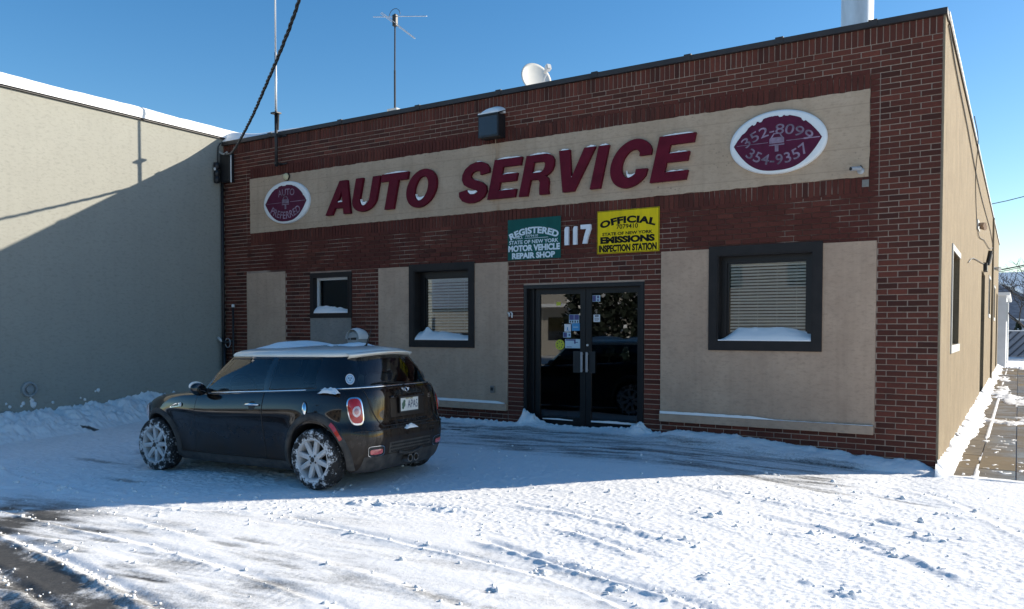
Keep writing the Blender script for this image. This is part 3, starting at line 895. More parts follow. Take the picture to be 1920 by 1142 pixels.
# entrance: two glazed leaves in a dark metal frame
dx0, dx1, dzb, dzt = -5.476,-3.556,.17,2.28
f = MB(); frame(f, dx0+.004, dx1-.004, .0, dzt-.004, .05, -.006, .20)
door_frame = f.build('door_frame', M['alu'], B)
f = MB(); f.box(dx0+.05,dx1-.05,.10,.16,.0,.20); f.box(dx0+.05,dx0+.135,.08,.16,.2,2.23); f.build('threshold', M['alu'], door_frame)
def leaf(x0, x1, hx, mirror):
    s = MB(); wd = .085; y0, y1 = .105, .15; z0, z1 = .205, 2.226
    frame(s, x0, x1, z0, z1, wd, y0, y1)
    s.box(x0+wd-.004,x1-wd+.004,y0+.002,y1-.002,z0+wd-.004,z0+wd+.05)
    d = s.build('door', M['alu'], B)
    g_ = MB(); g_.box(x0+wd-.006,x1-wd+.006,.122,.129,z0+wd+.04,z1-wd+.006); g_.build('pane', M['door_glass'], d)
    p = MB(); p.bevbox(hx-.018,hx+.018,.062,.078,1.01,1.30,.006); p.box(hx-.01,hx+.01,.078,.106,1.03,1.05); p.box(hx-.01,hx+.01,.078,.106,1.26,1.28); p.build('handle', pmat('dull_handle', (.30,.30,.31), .45, metal=.3), d)
    pl = MB(); pl.box(hx+(-.15 if not mirror else .02),hx+(-.02 if not mirror else .12),.098,.104,1.0,1.31); pl.build('push_plate', M['black'], d)
    return d
doorL = leaf(-5.338,-4.50,-4.545,False)
doorR = leaf(-4.492,-3.612,-4.462,True)
lk = MB(); lk.lathe([(.0,-.012),(.016,-.012),(.016,.006)], 14, (-4.462,.10,1.40), 'y'); lk.build('lock', M['galv'], doorR)

def flat(name, x0, x1, z0, z1, y, mat, parent, r=0):
    return MB().box(x0,x1,y-.0015,y,z0,z1).build(name, mat, parent)
st = {'blue': pmat('sticker_blue',(.05,.25,.48),.5,var=0), 'lblue': pmat('sticker_pale_blue',(.38,.52,.60),.5,var=0), 'white': pmat('sticker_white',(.62,.64,.66),.5,var=0), 'navy': pmat('sticker_navy',(.06,.06,.18),.5,var=0), 'yel': pmat('sticker_yellow',(.45,.45,.03),.5,var=0), 'dk': pmat('sticker_ink',(.03,.035,.05),.5,var=0)}
ys = .1205
def sticker(name, parent, x0, x1, z0, z1, base, marks, label=None):
    s = flat(name, x0, x1, z0, z1, ys, st[base], parent)
    if label: s['label'] = label
    mm = {}
    b = MB(); mats = []
    for (u0,u1,v0,v1,cn) in marks:
        if cn not in mats: mats.append(cn)
        b.m = mats.index(cn)
        b.box(x0+(x1-x0)*u0, x0+(x1-x0)*u1, ys-.0028, ys-.0018, z0+(z1-z0)*v0, z0+(z1-z0)*v1)
    if b.v:
        o = b.build('sticker_print', [st[m_] for m_ in mats], parent)
sticker('sticker', doorL, -4.775,-4.609,1.715,1.84,'lblue',[(.03,.48,.38,.97,'navy'),(.52,.97,.38,.97,'navy'),(.08,.2,.06,.3,'dk'),(.3,.42,.06,.3,'dk'),(.55,.67,.06,.3,'dk'),(.8,.9,.06,.3,'dk')])
sticker('sticker', doorL, -4.852,-4.745,1.592,1.702,'white',[(.42,.56,.2,.6,'blue'),(.3,.7,.15,.22,'blue')])
sticker('sticker', doorL, -4.731,-4.600,1.605,1.712,'blue',[(.2,.8,.45,.55,'lblue')])
sticker('sticker', doorL, -4.872,-4.745,1.507,1.582,'lblue',[(.05,.5,.08,.92,'navy'),(.72,.9,.3,.7,'navy')])
sticker('sticker', doorL, -4.838,-4.592,1.352,1.484,'lblue',[(.05,.7,.83,.97,'navy'),(.6,.7,.5,.85,'navy'),(.68,.85,.6,.68,'navy'),(.1,.45,.10,.17,'navy'),(.5,.95,.12,.25,'lblue')])
sticker('sticker', doorR, -4.398,-4.275,2.022,2.112,'lblue',[(.03,.45,.05,.95,'navy'),(.6,.85,.5,.9,'navy'),(.6,.85,.1,.35,'navy')])
sticker('sticker', doorR, -4.379,-4.277,1.732,1.835,'white',[(.2,.8,.72,.92,'dk'),(.15,.85,.5,.56,'dk'),(.15,.85,.38,.43,'dk'),(.15,.85,.26,.31,'dk'),(.15,.7,.14,.19,'dk')])
sm_ = MB(); sm_.lathe([(0,-.0015),(.075,-.0015),(.075,0)], 28, (-4.925,ys,1.40), 'y')
smiley = sm_.build('round_sticker', st['yel'], doorL); smiley['label'] = 'round yellow sticker'
sm_ = MB()
for k in range(7): t = PI*2*k/7; sm_.box(-4.925+.045*math.cos(t)-.008,-4.925+.045*math.cos(t)+.008,ys-.003,ys-.0018,1.40+.045*math.sin(t)-.008,1.40+.045*math.sin(t)+.008)
sm_.build('sticker_print', st['dk'], doorL)
flat('oval_sticker', -4.985,-4.915,1.975,2.025, ys, st['yel'], doorL)
# plant pot seen through the left leaf
t = thing('plant_pot', 'pale blue pot on the floor behind the left door leaf', 'pot', (-4.86,.55,.16))
mb = MB(); mb.lathe([(0,.0),(.12,.0),(.16,.26),(.17,.26),(.17,.29),(.15,.29),(.14,.25),(0,.25)], 20, (-4.86,.55,.16)); mb.build('pot', pmat('pot_glaze',(.14,.19,.24),.4), t, smooth=True)
mb = MB()
for k in range(16):
    a = k*2.4; l_ = .25+.2*random.random()
    mb.tube([(-4.86,.55,.40),(-4.86+.08*math.cos(a),.55+.08*math.sin(a),.40+l_*.7),(-4.86+.2*math.cos(a),.55+.2*math.sin(a),.40+l_)], [.006,.018,.002], 4)
mb.build('leaves', pmat('leaf_green',(.03,.06,.02),.5), t)

# ------------------------------------------------------------------ text
def text_mesh(s, size, off=0., shear=0., ext=0., sx=1., align='CENTER', space=1., bev=0.):
    cu = bpy.data.curves.new('t', 'FONT'); cu.body = s; cu.size = size; cu.offset = off; cu.shear = shear; cu.extrude = ext
    cu.align_x = align; cu.space_character = space; cu.resolution_u = 4; cu.bevel_depth = bev
    o = bpy.data.objects.new('t', cu); COL.objects.link(o)
    dg = bpy.context.evaluated_depsgraph_get(); dg.update()
    me = bpy.data.meshes.new_from_object(o.evaluated_get(dg)); bpy.data.objects.remove(o)
    v = np.empty(len(me.vertices)*3); me.vertices.foreach_get('co', v); v = v.reshape(-1,3)
    fs = [tuple(p.vertices) for p in me.polygons]
    bpy.data.meshes.remove(me); bpy.data.curves.remove(cu)
    v[:,0] *= sx
    return v, fs

def fit_text(s, x0, x1, z0, z1, y, off=.02, shear=0., ext=.0015, arc=0., space=1.):
    """flat text filling the box, facing -y; arc>0 bends it into an arch (sagitta in metres)"""
    v, fs = text_mesh(s, 1.0, off, shear, 0, space=space)
    a, b = v.min(0), v.max(0)
    u = (v[:,0]-a[0])/(b[0]-a[0]); t = (v[:,1]-a[1])/(b[1]-a[1])
    W_ = x1-x0; Hh = z1-z0
    if arc:
        R_ = (W_*W_/4+arc*arc)/(2*abs(arc)); sg = 1 if arc > 0 else -1
        half = math.asin(min(1, W_/2/R_)); th = (u-.5)*2*half
        rad = R_+sg*(t*Hh)
        X = (x0+x1)/2+rad*np.sin(th); Z = z0+sg*(rad*np.cos(th)-R_) if arc > 0 else z0+(R_-rad*np.cos(th))
        if arc < 0: Z = z0+(R_-(R_-t*Hh)*np.cos(th)); X = (x0+x1)/2+(R_-t*Hh)*np.sin(th)
    else:
        X = x0+u*W_; Z = z0+t*Hh
    return np.stack([X, np.full(len(X), y), Z], -1), fs

def text_part(name, pieces, mat, parent):
    mb = MB()
    for v, fs in pieces: mb.add(v, fs)
    return mb.build(name, mat, parent, recalc=False)

# green registration sign
gs = thing('green_sign', 'green metal sign reading REGISTERED MOTOR VEHICLE REPAIR SHOP above the entrance', 'sign', (-5.294,-.01,2.656), 'metal plates over the entrance')
MB().bevbox(-5.748,-4.842,-.018,-.010,2.656,3.262,.002).build('plate', M['green'], gs)
y = -.0195
text_part('lettering', [
 fit_text('REGISTERED', -5.69,-4.90, 3.035,3.135, y, .044, arc=.085, space=1.02),
 fit_text('NO.', -5.60,-5.48, 2.965,3.012, y, .012), fit_text('7079410', -5.44,-5.22, 2.985,3.022, y-.0005, .004),
 fit_text('STATE OF NEW YORK', -5.72,-4.88, 2.890,2.945, y, .022),
 fit_text('MOTOR VEHICLE', -5.735,-4.855, 2.780,2.875, y, .050), fit_text('REPAIR SHOP', -5.67,-4.935, 2.672,2.762, y, .050)], M['pale'], gs)
MB().box(-5.45,-5.05,y-.0005,y,2.967,2.973).build('rule', M['pale'], gs)
# yellow inspection sign
ysn = thing('yellow_sign', 'yellow metal sign reading OFFICIAL EMISSIONS INSPECTION STATION above the entrance', 'sign', (-3.8,-.01,2.68), 'metal plates over the entrance')
MB().bevbox(-4.262,-3.338,-.018,-.010,2.680,3.274,.002).build('plate', M['yellow'], ysn)
fm = MB(); frame(fm, -4.256,-3.344,2.686,3.268,.006,-.0192,-.0178); fm.build('border', M['ink'], ysn)
text_part('lettering', [
 fit_text('OFFICIAL', -4.20,-3.40, 3.085,3.185, y, .055, arc=.062, space=1.05),
 fit_text('7079410', -3.965,-3.645, 3.010,3.075, y, .018), fit_text('STATE OF NEW YORK', -4.18,-3.43, 2.928,2.972, y, .035),
 fit_text('EMISSIONS', -4.21,-3.40, 2.818,2.915, y, .060), fit_text('INSPECTION STATION', -4.235,-3.372, 2.700,2.800, y, .055)], M['ink'], ysn)
# house number
hn = [('1',-4.770,-4.708,2.832,3.092),('1',-4.632,-4.572,2.832,3.092),('7',-4.512,-4.352,2.838,3.105)]
nm = {0:'white house number digit one, nearest the green sign', 1:'white house number digit one, in the middle of the three', 2:'white house number digit seven beside the yellow sign'}
for k, (ch, x0, x1, z0, z1) in enumerate(hn):
    if ch == '1': poly = [(x0,z0),(x1,z0),(x1,z1),(x0+.018,z1),(x0,z1-.03)]
    else: poly = [(x0+.03,z0),(x0+.095,z0),(x0+.115,z0+.085),(x1,z0+.20),(x1,z1),(x0,z1),(x0,z1-.06),(x1-.07,z1-.06),(x0+.055,z0+.10)]
    o = MB().prism(poly, -.04, -.002).build('house_number', M['white_num'], None)
    tag(o, nm[k], 'number', 'house number digits')

# ------------------------------------------------------------------ raised letters AUTO SERVICE
SL = .235       # slant
def arcp(cx, cz, rx, rz, a0, a1, n=14): return [(cx+rx*math.cos(R(a0+(a1-a0)*i/n)), cz+rz*math.sin(R(a0+(a1-a0)*i/n))) for i in range(n+1)]
T_ = .216
def stroke(P, w0):
    P = [np.array(p) for p in P]; L_, R_ = [], []
    for i, p in enumerate(P):
        d = P[min(i+1,len(P)-1)]-P[max(i-1,0)]; d = d/np.linalg.norm(d); n_ = np.array([-d[1],d[0]])
        L_.append(tuple(p+n_*w0/2)); R_.append(tuple(p-n_*w0/2))
    return L_+R_[::-1]
GL = {   # outlines in a unit-height box: (outer loops, width)
 'A': ([[(0,0),(.22,0),(.275,.19),(.565,.19),(.62,0),(.84,0),(.545,1),(.295,1)], [(.325,.36),(.42,.70),(.515,.36)]], .84),
 'U': ([arcp(.375,.36,.375,.36,180,360)+[(.75,1),(.75-T_,1)]+arcp(.375,.36,.375-T_,.36-.175,360,180)+[(T_,1),(0,1)]], .75),
 'T': ([[(.24,0),(.48,0),(.48,.80),(.72,.80),(.72,1),(0,1),(0,.80),(.24,.80)]], .72),
 'O': ([arcp(.40,.5,.40,.52,0,360,36)[:-1], arcp(.40,.5,.40-T_,.52-.185,0,360,36)[:-1][::-1]], .80),
 'E': ([[(0,0),(.68,0),(.68,.195),(.235,.195),(.235,.415),(.63,.415),(.63,.605),(.235,.605),(.235,.805),(.67,.805),(.67,1),(0,1)]], .68),
 'R': ([[(0,0),(.21,0),(.21,.39),(.36,.39),(.43,.36),(.47,.30),(.49,.12),(.52,0),(.74,0),(.70,.12),(.68,.30),(.64,.40),(.57,.455),(.64,.50),(.70,.58),(.72,.70),(.70,.84),(.63,.94),(.50,1),(0,1)], [(.21,.555),(.21,.825),(.42,.825),(.48,.80),(.51,.755),(.515,.69),(.50,.62),(.47,.575),(.42,.555)]], .74),
 'V': ([[(.275,0),(.525,0),(.80,1),(.565,1),(.405,.30),(.235,1),(0,1)]], .80),
 'I': ([[(0,0),(.215,0),(.215,1),(0,1)]], .215),
 'C': ([stroke([(.645,.355)]+arcp(.405,.5,.305,.425,-32,-332,40)[1:-1]+[(.655,.66)], .222)], .80),
 'S': ([stroke([(.105,.31),(.125,.22),(.19,.145),(.29,.105),(.40,.10),(.50,.125),(.575,.18),(.60,.255),(.575,.33),(.50,.39),(.38,.44),(.26,.49),(.17,.545),(.12,.63),(.115,.71),(.145,.80),(.215,.865),(.32,.90),(.42,.895),(.51,.855),(.565,.785),(.58,.70)], .215)], .70),
}
seq = [('A',-9.475,-8.765,3.598,4.164,'first letter A of the sign, by the oval sign'),('U',-8.890,-8.225,3.606,4.165,'letter U, second in AUTO'),('T',-8.315,-7.625,3.60,4.172,'letter T in AUTO'),('O',-7.725,-6.995,3.592,4.168,'letter O at the end of AUTO'),
 ('S',-6.655,-6.005,3.570,4.172,'letter S starting SERVICE'),('E',-6.085,-5.465,3.592,4.168,'letter E right after the S in SERVICE'),('R',-5.525,-4.885,3.586,4.165,'letter R in SERVICE'),('V',-4.985,-4.275,3.588,4.176,'letter V in SERVICE'),('I',-4.355,-4.065,3.592,4.172,'letter I in SERVICE'),('C',-4.095,-3.375,3.580,4.180,'letter C in SERVICE'),('E',-3.460,-2.820,3.596,4.186,'last letter E of SERVICE, nearest the large oval sign')]
def curve_solid(loops, depth, bev=0.):
    cu = bpy.data.curves.new('t', 'CURVE'); cu.dimensions = '2D'; cu.fill_mode = 'BOTH'; cu.extrude = depth/2; cu.bevel_depth = bev
    for lp in loops:
        s = cu.splines.new('POLY'); s.points.add(len(lp)-1); s.use_cyclic_u = True
        for p, q in zip(s.points, lp): p.co = (q[0], q[1], 0, 1)
    o = bpy.data.objects.new('t', cu); COL.objects.link(o)
    dg = bpy.context.evaluated_depsgraph_get(); dg.update()
    me = bpy.data.meshes.new_from_object(o.evaluated_get(dg)); bpy.data.objects.remove(o)
    v = [tuple(w_.co) for w_ in me.vertices]; fs = [tuple(p.vertices) for p in me.polygons]; bpy.data.meshes.remove(me)
    return v, fs
cap_snow = {'T':[(.03,.69,1.0)], 'E':[(.03,.64,1.0),(.23,.62,.595),(.23,.66,.18)], 'R':[(.05,.55,1.0),(.23,.47,.555)], 'V':[(.02,.20,1.0),(.60,.79,1.0),(.33,.48,.27)], 'I':[(.01,.2,1.0)], 'C':[(.25,.6,.995),(.33,.55,.17)], 'S':[(.2,.5,.985),(.22,.5,.21),(.25,.55,.52)], 'U':[(.25,.5,.185)], 'O':[(.27,.55,.17)], 'A':[(.34,.5,.36)]}
for ch, x0, x1, z0, z1, lab in seq:
    loops, wd = GL[ch]; h = z1-z0
    sl = SL*h
    total = x1-x0; sx = (total-sl)/wd
    tr = lambda u, v_: (x0+u*sx+v_*sl, z0+v_*h)
    L2 = [[tr(*p) for p in lp] for lp in loops]
    vs, fs = curve_solid(L2, .05, .003)
    mb = MB(); mb.add([(a, -.040-c_, b_) for a, b_, c_ in vs], fs)
    o = mb.build('sign_letter', M['letter'], None)
    tag(o, 'raised maroon '+lab, 'letter', 'raised letters on the plaster band')
    # snow caught on top of the strokes
    for (u0, u1, v0) in cap_snow.get(ch, []):
        curved = ch in 'UOCS' and v0 < .5 or (ch in 'CS' and v0 > .9)
        n = 12; P = []
        for i in range(n+1):
            t = i/n; u = u0+(u1-u0)*t
            b_ = v0
            if ch in 'UOCS' and v0 < .3: b_ = v0+.20*(2*t-1)**2*(.9 if ch != 'S' else .5)
            if ch in 'CS' and v0 > .9: b_ = v0-.07*(2*t-1)**2+.0
            if ch == 'S' and .3 < v0 < .7: b_ = v0-.07*(2*t-1)-.01
            if ch == 'V' and v0 < .5: b_ = v0+.55*abs(2*t-1)**1.2*.5
            P.append((u, b_))
        hh = [(.004+.045*math.sin(PI*min(1,max(0,i/n)))**.6*(.7+.5*random.random())) if not (ch in 'UOCSV' and v0 < .5) else max(.004, (v0+.11)-P[i][1]+.01)*.8 for i in range(n+1)]
        V = []; F = []
        for i, (u, b_) in enumerate(P):
            top = b_+hh[i]/max(h,.01)*.55
            xb, zb = tr(u, b_-.006); xt, zt = tr(u, top)
            V += [(xb,-.063,zb),(xt,-.058,zt),(xt,-.010,zt+.006),(xb,-.008,zb)]
        for i in range(n): F += [(4*i+k, 4*i+k+1, 4*i+5+k, 4*i+4+k) for k in range(3)]
        F += [(3,2,1,0), (4*n,4*n+1,4*n+2,4*n+3)]
        MB().add(V, F).build('snow_cap', M['snow_smooth'], o)

# ------------------------------------------------------------------ oval signs
def lens(cx, cz, rx, rz, jag, seed, bot=.89, top=.83):
    """pointed oval of peeling vinyl: clean lower edge, torn upper edge"""
    rr = random.Random(seed); P = []
    tears = [(rr.uniform(-.75,.85), rr.uniform(.015,.07), rr.uniform(.02,.07)*jag/.1) for k in range(7)]
    for i in range(49):
        x = -1+2*i/48; P.append((cx+rx*.905*x, cz-rz*.01-rz*bot*(1-abs(x)**2.7)))
    for i in range(97):
        x = 1-2*i/96
        z = top*(1-abs(x)**2.6)
        for tx, tw, th in tears:
            if abs(x-tx) < tw: z -= th*(1-abs((x-tx)/tw)**3)
        z -= .012*jag/.1*rr.random()
        if 0 < i < 96: P.append((cx+rx*.905*x, cz-rz*.01+rz*max(0,z)))
    return P
def oval(name, label, cx, cz, rx, rz, texts, seed, jag):
    o = thing(name, label, 'sign', (cx,0,cz-rz), 'oval signs on the plaster band')
    pl = MB(); prof = [(0,-.055),(.80,-.055),(.93,-.058),(.985,-.052),(1.0,-.040),(1.0,-.006)]
    n = 64; vs = [(cx+r_*rx*math.cos(2*PI*k/n), yy, cz+r_*rz*math.sin(2*PI*k/n)) for r_, yy in prof for k in range(n)]
    fs = [(i*n+k, i*n+(k+1)%n, (i+1)*n+(k+1)%n, (i+1)*n+k) for i in range(len(prof)-1) for k in range(n)]
    pl.add(vs, fs); pl.build('plate', M['oval_white'], o, smooth=True)
    L = lens(cx, cz, rx, rz, jag, seed)
    MB().prism(L, -.0605, -.0575).build('vinyl_face', M['maroon'], o)
    text_part('upper_lettering', texts[:1], M['faded'], o); text_part('lower_lettering', texts[1:], M['faded'], o)
    ic = MB(); yy = -.0625; s = rx*.15; q = lambda u, v_: (cx+u*s, cz+.03+v_*s*.9)
    body = [(-1,-.6),(1,-.6),(1,.1),(.8,.35),(.45,.95),(-.45,.95),(-.8,.35),(-1,.1)]
    ic.prism([q(*p) for p in body], yy, yy+.001)
    ic.prism([q(*p) for p in [(-1.05,-.95),(1.05,-.95),(1.05,-.75),(-1.05,-.75)]], yy, yy+.001)
    ic.prism([q(*p) for p in [(-.25,-1.9),(.25,-1.9),(.25,-.96),(-.25,-.96)]], yy, yy+.001)
    ic.build('car_symbol', M['faded'], o)
    wn_ = MB(); wn_.prism([q(*p) for p in [(-.6,.3),(.6,.3),(.35,.8),(-.35,.8)]], yy-.001, yy-.0003); wn_.build('car_symbol_window', M['maroon'], o)
    ln = MB(); ln.prism([(cx-rx*.84,cz-.004),(cx-rx*.18,cz-.003),(cx-rx*.18,cz+.003),(cx-rx*.84,cz+.002)], yy, yy+.001)
    ln.prism([(cx+rx*.2,cz-.003),(cx+rx*.86,cz-.006),(cx+rx*.86,cz+.006),(cx+rx*.2,cz+.003)], yy, yy+.001)
    ln.build('centre_line', M['faded'], o)
    return o
yy = -.0618
oval('oval_sign', 'large white-rimmed maroon oval sign with phone numbers 352-8099 and 354-9357', -1.795,3.940,.588,.390,
     [fit_text('352-8099', -2.165,-1.425, 4.030,4.155, yy, .006, arc=.135), fit_text('354-9357', -2.185,-1.395, 3.655,3.785, yy, .010, arc=-.145)], 3, .10)
oval('oval_sign', 'smaller-looking maroon oval sign reading AUTO PREFERRED at the far end of the band', -10.478,3.912,.588,.380,
     [fit_text('AUTO', -10.66,-10.26, 4.035,4.155, yy, .006, arc=.02), fit_text('PREFERRED', -10.88,-10.08, 3.615,3.745, yy, .012, arc=-.13)], 8, .08)
lp = thing('round_lamp', 'small round pale floodlight just above the far oval sign', 'lamp', (-10.475,-.02,4.38))
MB().lathe([(0,-.075),(.05,-.07),(.062,-.05),(.062,-.02),(.03,-.0)], 18, (-10.475,0,4.375), 'y').build('lens', pmat('old_lens',(.62,.55,.33),.35,var=.1), lp, smooth=True)
MB().lathe([(.068,-.045),(.072,-.02),(.045,.0)], 18, (-10.475,0,4.375), 'y').build('housing', M['dark_steel'], lp, smooth=True)

# lamp box above the band, with snow on its sloping hood
lb = thing('wall_lamp', 'black box floodlight with a cap of snow above the word SERVICE', 'lamp', (-5.98,0,4.49))
MB().prism([(-6.16,4.495),(-5.80,4.495),(-5.80,4.83),(-6.16,4.83)], -.20, -.004).build('housing', M['black'], lb)
mb = MB(); mb.add([(-6.17,-.22,4.815),(-5.79,-.22,4.815),(-5.79,-.004,4.90),(-6.17,-.004,4.90),(-6.17,-.22,4.835),(-5.79,-.22,4.835),(-5.79,-.004,4.915),(-6.17,-.004,4.915)], [(0,3,2,1),(4,5,6,7),(0,1,5,4),(1,2,6,5),(2,3,7,6),(3,0,4,7)])
mb.build('hood', M['black'], lb)
MB().box(-6.14,-5.82,-.206,-.199,4.52,4.80).build('lens', pmat('smoked_lens',(.02,.022,.03),.25), lb)
MB().box(-5.975,-5.965,-.014,-.006,4.0,4.495).build('cable', M['sign_stucco'], lb)

# ------------------------------------------------------------------ snow patches on ledges
def snow_patch(label, x0, x1, y0, y1, z, hf, nx=40, ny=8, taper=.12, name='snow_drift'):
    u = np.linspace(0,1,nx); v = np.linspace(0,1,ny); U, V = np.meshgrid(u, v, indexing='ij')
    X = x0+(x1-x0)*U; Y = y0+(y1-y0)*V
    h_ = hf(U, V, X)
    P = np.stack([X, Y, z+h_], -1)
    mb = MB(); mb.grid(P)
    bot = np.stack([X, Y, np.full_like(X, z)], -1)
    for line in ((P[0],bot[0]),(P[-1],bot[-1]),(P[:,0],bot[:,0]),(P[:,-1],bot[:,-1])):
        mb.grid(np.stack([line[0], line[1]], 1))
    o = mb.build(name, M['snow_smooth'], None, smooth=False, angle=50)
    return tag(o, label, 'snow', 'snow lying on ledges')
h2 = holes[1]
snow_patch('snow drift on the sill of the window nearest the building corner', h2[0]+.021,h2[1]-.021,-.022,.129,h2[2]+.0205, lambda U,V,X: np.maximum(.002,(.012+.15*V**.7*smooth(-.02,.22,U)*(.55+.45*smooth(1.02,.75,U)) + (.03*(fbm(U*6,V*2,3,5)-.5)+.022*(fbm(U*24,V*6,3,55)-.5))*V)), 60, 10)
h1 = holes[0]
snow_patch('snow drift on the sill of the window left of the entrance', h1[0]+.021,h1[1]-.021,-.022,.149,h1[2]+.0205, lambda U,V,X: np.maximum(.002,(.012+.14*V**.7*(.95-.45*smooth(.35,1,U))+.07*np.exp(-((U-.13)/.06)**2)*V+(.03*(fbm(U*6,V*2,3,6)-.5)+.022*(fbm(U*24,V*6,3,56)-.5))*V)), 60, 10)
h3 = holes[2]
snow_patch('snow on the sill of the small white-framed window', h3[0]+.021,h3[1]-.021,-.01,.099,h3[2]+.0205, lambda U,V,X: np.maximum(.002,.012+.115*V**.7*(1-.55*smooth(.3,1,U))+.03*(fbm(U*14,V*4,3,57)-.5)*V), 50, 8)
snow_patch('thin line of snow on the ledge below the bay right of the entrance', -3.30,-.66,-.054,-.012,.4985, lambda U,V,X: np.maximum(.0,(.034-.030*smooth(.45,.62,U))*(1-V*.3)+.010*(fbm(U*40,V,3,9)-.5)), 160, 4)
snow_patch('line of snow on the ledge below the bay left of the entrance', -8.30,-5.80,-.054,-.012,.4985, lambda U,V,X: .040*(1-V*.3)+.008*(fbm(U*20,V,3,10)-.5)-.02*smooth(.95,1,U), 120, 4)
snow_patch('snow on the hood of the box floodlight', -6.165,-5.795,-.20,-.006,4.86, lambda U,V,X: np.maximum(-.02,-.035+.075*V+.085*np.sin(PI*np.clip(U,0.02,.98))**.45*smooth(0,.35,V)), 24, 8)
snow_patch('snow along the roof edge over the brick front', XL+.01,-.1,-.03,.24,ZT+.262, lambda U,V,X: (.012+.020*fbm(X*1.3,V*2,3,12)+.115*smooth(-11.2,-12.2,X)+.05*smooth(-9.5,-11.5,X)+.014*smooth(-7.5,-9.5,X)-.012*smooth(-3,-1,X))*smooth(-.1,.55,V), 220, 7)
snow_patch('snow along the roof edge over the tan side wall', -.15,.05,.2,29.2,5.2, lambda U,V,X: (.045+.05*fbm(V*60,U*2,4,13))*np.sin(PI*np.clip(U,.06,.94))**.4, 7, 260)
snow_patch('snow on the bottom rail of the right door leaf', -4.40,-3.70,.092,.120,.296, lambda U,V,X: .015+.035*fbm(U*9,V,3,14)*np.sin(PI*np.clip(U,.04,.96))**.5, 40, 4)
snow_patch('snow on the bottom rail of the left door leaf', -5.20,-4.70,.092,.120,.296, lambda U,V,X: .008+.022*fbm(U*9,V,3,15)*np.sin(PI*np.clip(U,.04,.96))**.5, 30, 4)
snow_patch('snow on the floor of the office roof edge by the neighbour wall', XL+.02,-11.2,.25,.9,ZT+.1, lambda U,V,X: .25*np.sin(PI*np.clip(U,.02,.98))**.5, 16, 6)
# ================================================================== things on the roof and walls
# satellite dish
def dish():
    t = thing('satellite_dish', 'pale grey satellite dish on the flat roof behind the parapet', 'dish', (-6.15,1.5,4.86))
    ctr = Vector((-6.17,1.5,5.80)); d = Vector((.78,-.52,.34)).normalized()      # pointing direction
    sd_ = d.cross(Vector((0,0,1))).normalized(); up = sd_.cross(d).normalized()
    mb = MB(); n = 40; rings = 8; a, b = .275, .30
    for s in (0, 1):
        V = []
        for i in range(rings+1):
            r_ = i/rings
            for k in range(n):
                th = 2*PI*k/n
                p = ctr+sd_*(a*r_*math.cos(th))+up*(b*r_*math.sin(th))+d*(.055*r_*r_-.012*s)
                V.append(p)
        mb.add(V, [(i*n+k, i*n+(k+1)%n, (i+1)*n+(k+1)%n, (i+1)*n+k) for i in range(rings) for k in range(n)])
    b0 = len(mb.v)//2; o_ = rings*n
    mb.f += [(o_+k, o_+(k+1)%n, b0+o_+(k+1)%n, b0+o_+k) for k in range(n)]; mb.mi += [0]*n
    mb.build('reflector', M['dish'], t, smooth=True, recalc=False)
    foc = ctr+d*.40-up*.10
    MB().tube([ctr-up*.29+d*.05, foc-up*.05], .012, 8).build('feed_arm', M['galv'], t)
    mb = MB(); mb.tube([foc-d*.06, foc+d*.005], .022, 12); mb.tube([foc+d*.0, foc+d*.03], [.035,.035], 12)
    hb = MB(); bm = bmesh.new(); bmesh.ops.create_cube(bm, size=1); 
    mat_ = Matrix((sd_, up, d)).transposed().to_4x4()
    bmesh.ops.transform(bm, matrix=Matrix.Translation(foc+d*.075) @ mat_ @ Matrix.Diagonal((.085,.10,.09,1)), verts=bm.verts)
    bmesh.ops.bevel(bm, geom=bm.edges[:], offset=.012, segments=2, affect='EDGES'); hb.bm(bm)
    hb.build('receiver', M['white_vinyl'], t); mb.build('feed_horn', M['dish'], t, smooth=True)
    MB().tube([(-6.17,1.5,4.86),(-6.17,1.5,5.55),ctr-d*.02-up*.1], .02, 8).build('mast', M['galv'], t)
dish()
# stack
t = thing('flue_stack', 'tall galvanised flue pipe on the roof near the building corner', 'chimney', (-1.385,3.0,4.86))
MB().lathe([(.228,0),(.228,2.6),(.24,2.6),(.24,2.66),(.22,2.66)], 40, (-1.385,3,4.86)).build('pipe', M['galv'], t, smooth=True, angle=40)
MB().lathe([(.235,1.28),(.235,1.36)], 40, (-1.385,3,4.86)).build('band', M['galv'], t, smooth=True)
MB().lathe([(.30,0),(.30,.18),(.235,.25)], 40, (-1.385,3,4.86)).build('collar', M['dark_steel'], t)
# roof aerial
AXX, AYY = -10.505, 3.0
t = thing('roof_aerial', 'thin dark mast with a crossed television aerial on the roof', 'antenna', (AXX,AYY,4.86))
MB().tube([(AXX,AYY,4.86),(AXX,AYY,7.1)], .021, 8).build('mast', M['dark_steel'], t)
MB().tube([(AXX,AYY,7.1),(AXX+.01,AYY,8.28)], .016, 8).build('upper_mast', M['dark_steel'], t)
MB().box(AXX-.13,AXX+.13,AYY-.1,AYY+.1,4.86,6.28).build('base_block', M['concrete_cap'], t)
MB().bevbox(AXX-.035,AXX+.06,AYY-.04,AYY+.04,8.02,8.26,.01).build('junction', M['dark_steel'], t)
for a_, b_ in (((-.60,0,8.34),(-.02,-.01,8.22)), ((.03,-.01,8.22),(.86,0,8.06)), ((-.30,-.10,8.32),(.40,.16,7.74)), ((-.24,-.14,8.32),(.46,.12,7.72))):
    MB().tube([(AXX+a_[0],AYY+a_[1],a_[2]),(AXX+b_[0],AYY+b_[1],b_[2])], .008, 6).build('element', M['galv'], t)
MB().tube([(AXX-.15+.15*(1-math.cos(k*PI/8)),AYY,8.24+.15*math.sin(k*PI/8)) for k in range(9)], .006, 6).build('loop_element', M['dark_steel'], t)
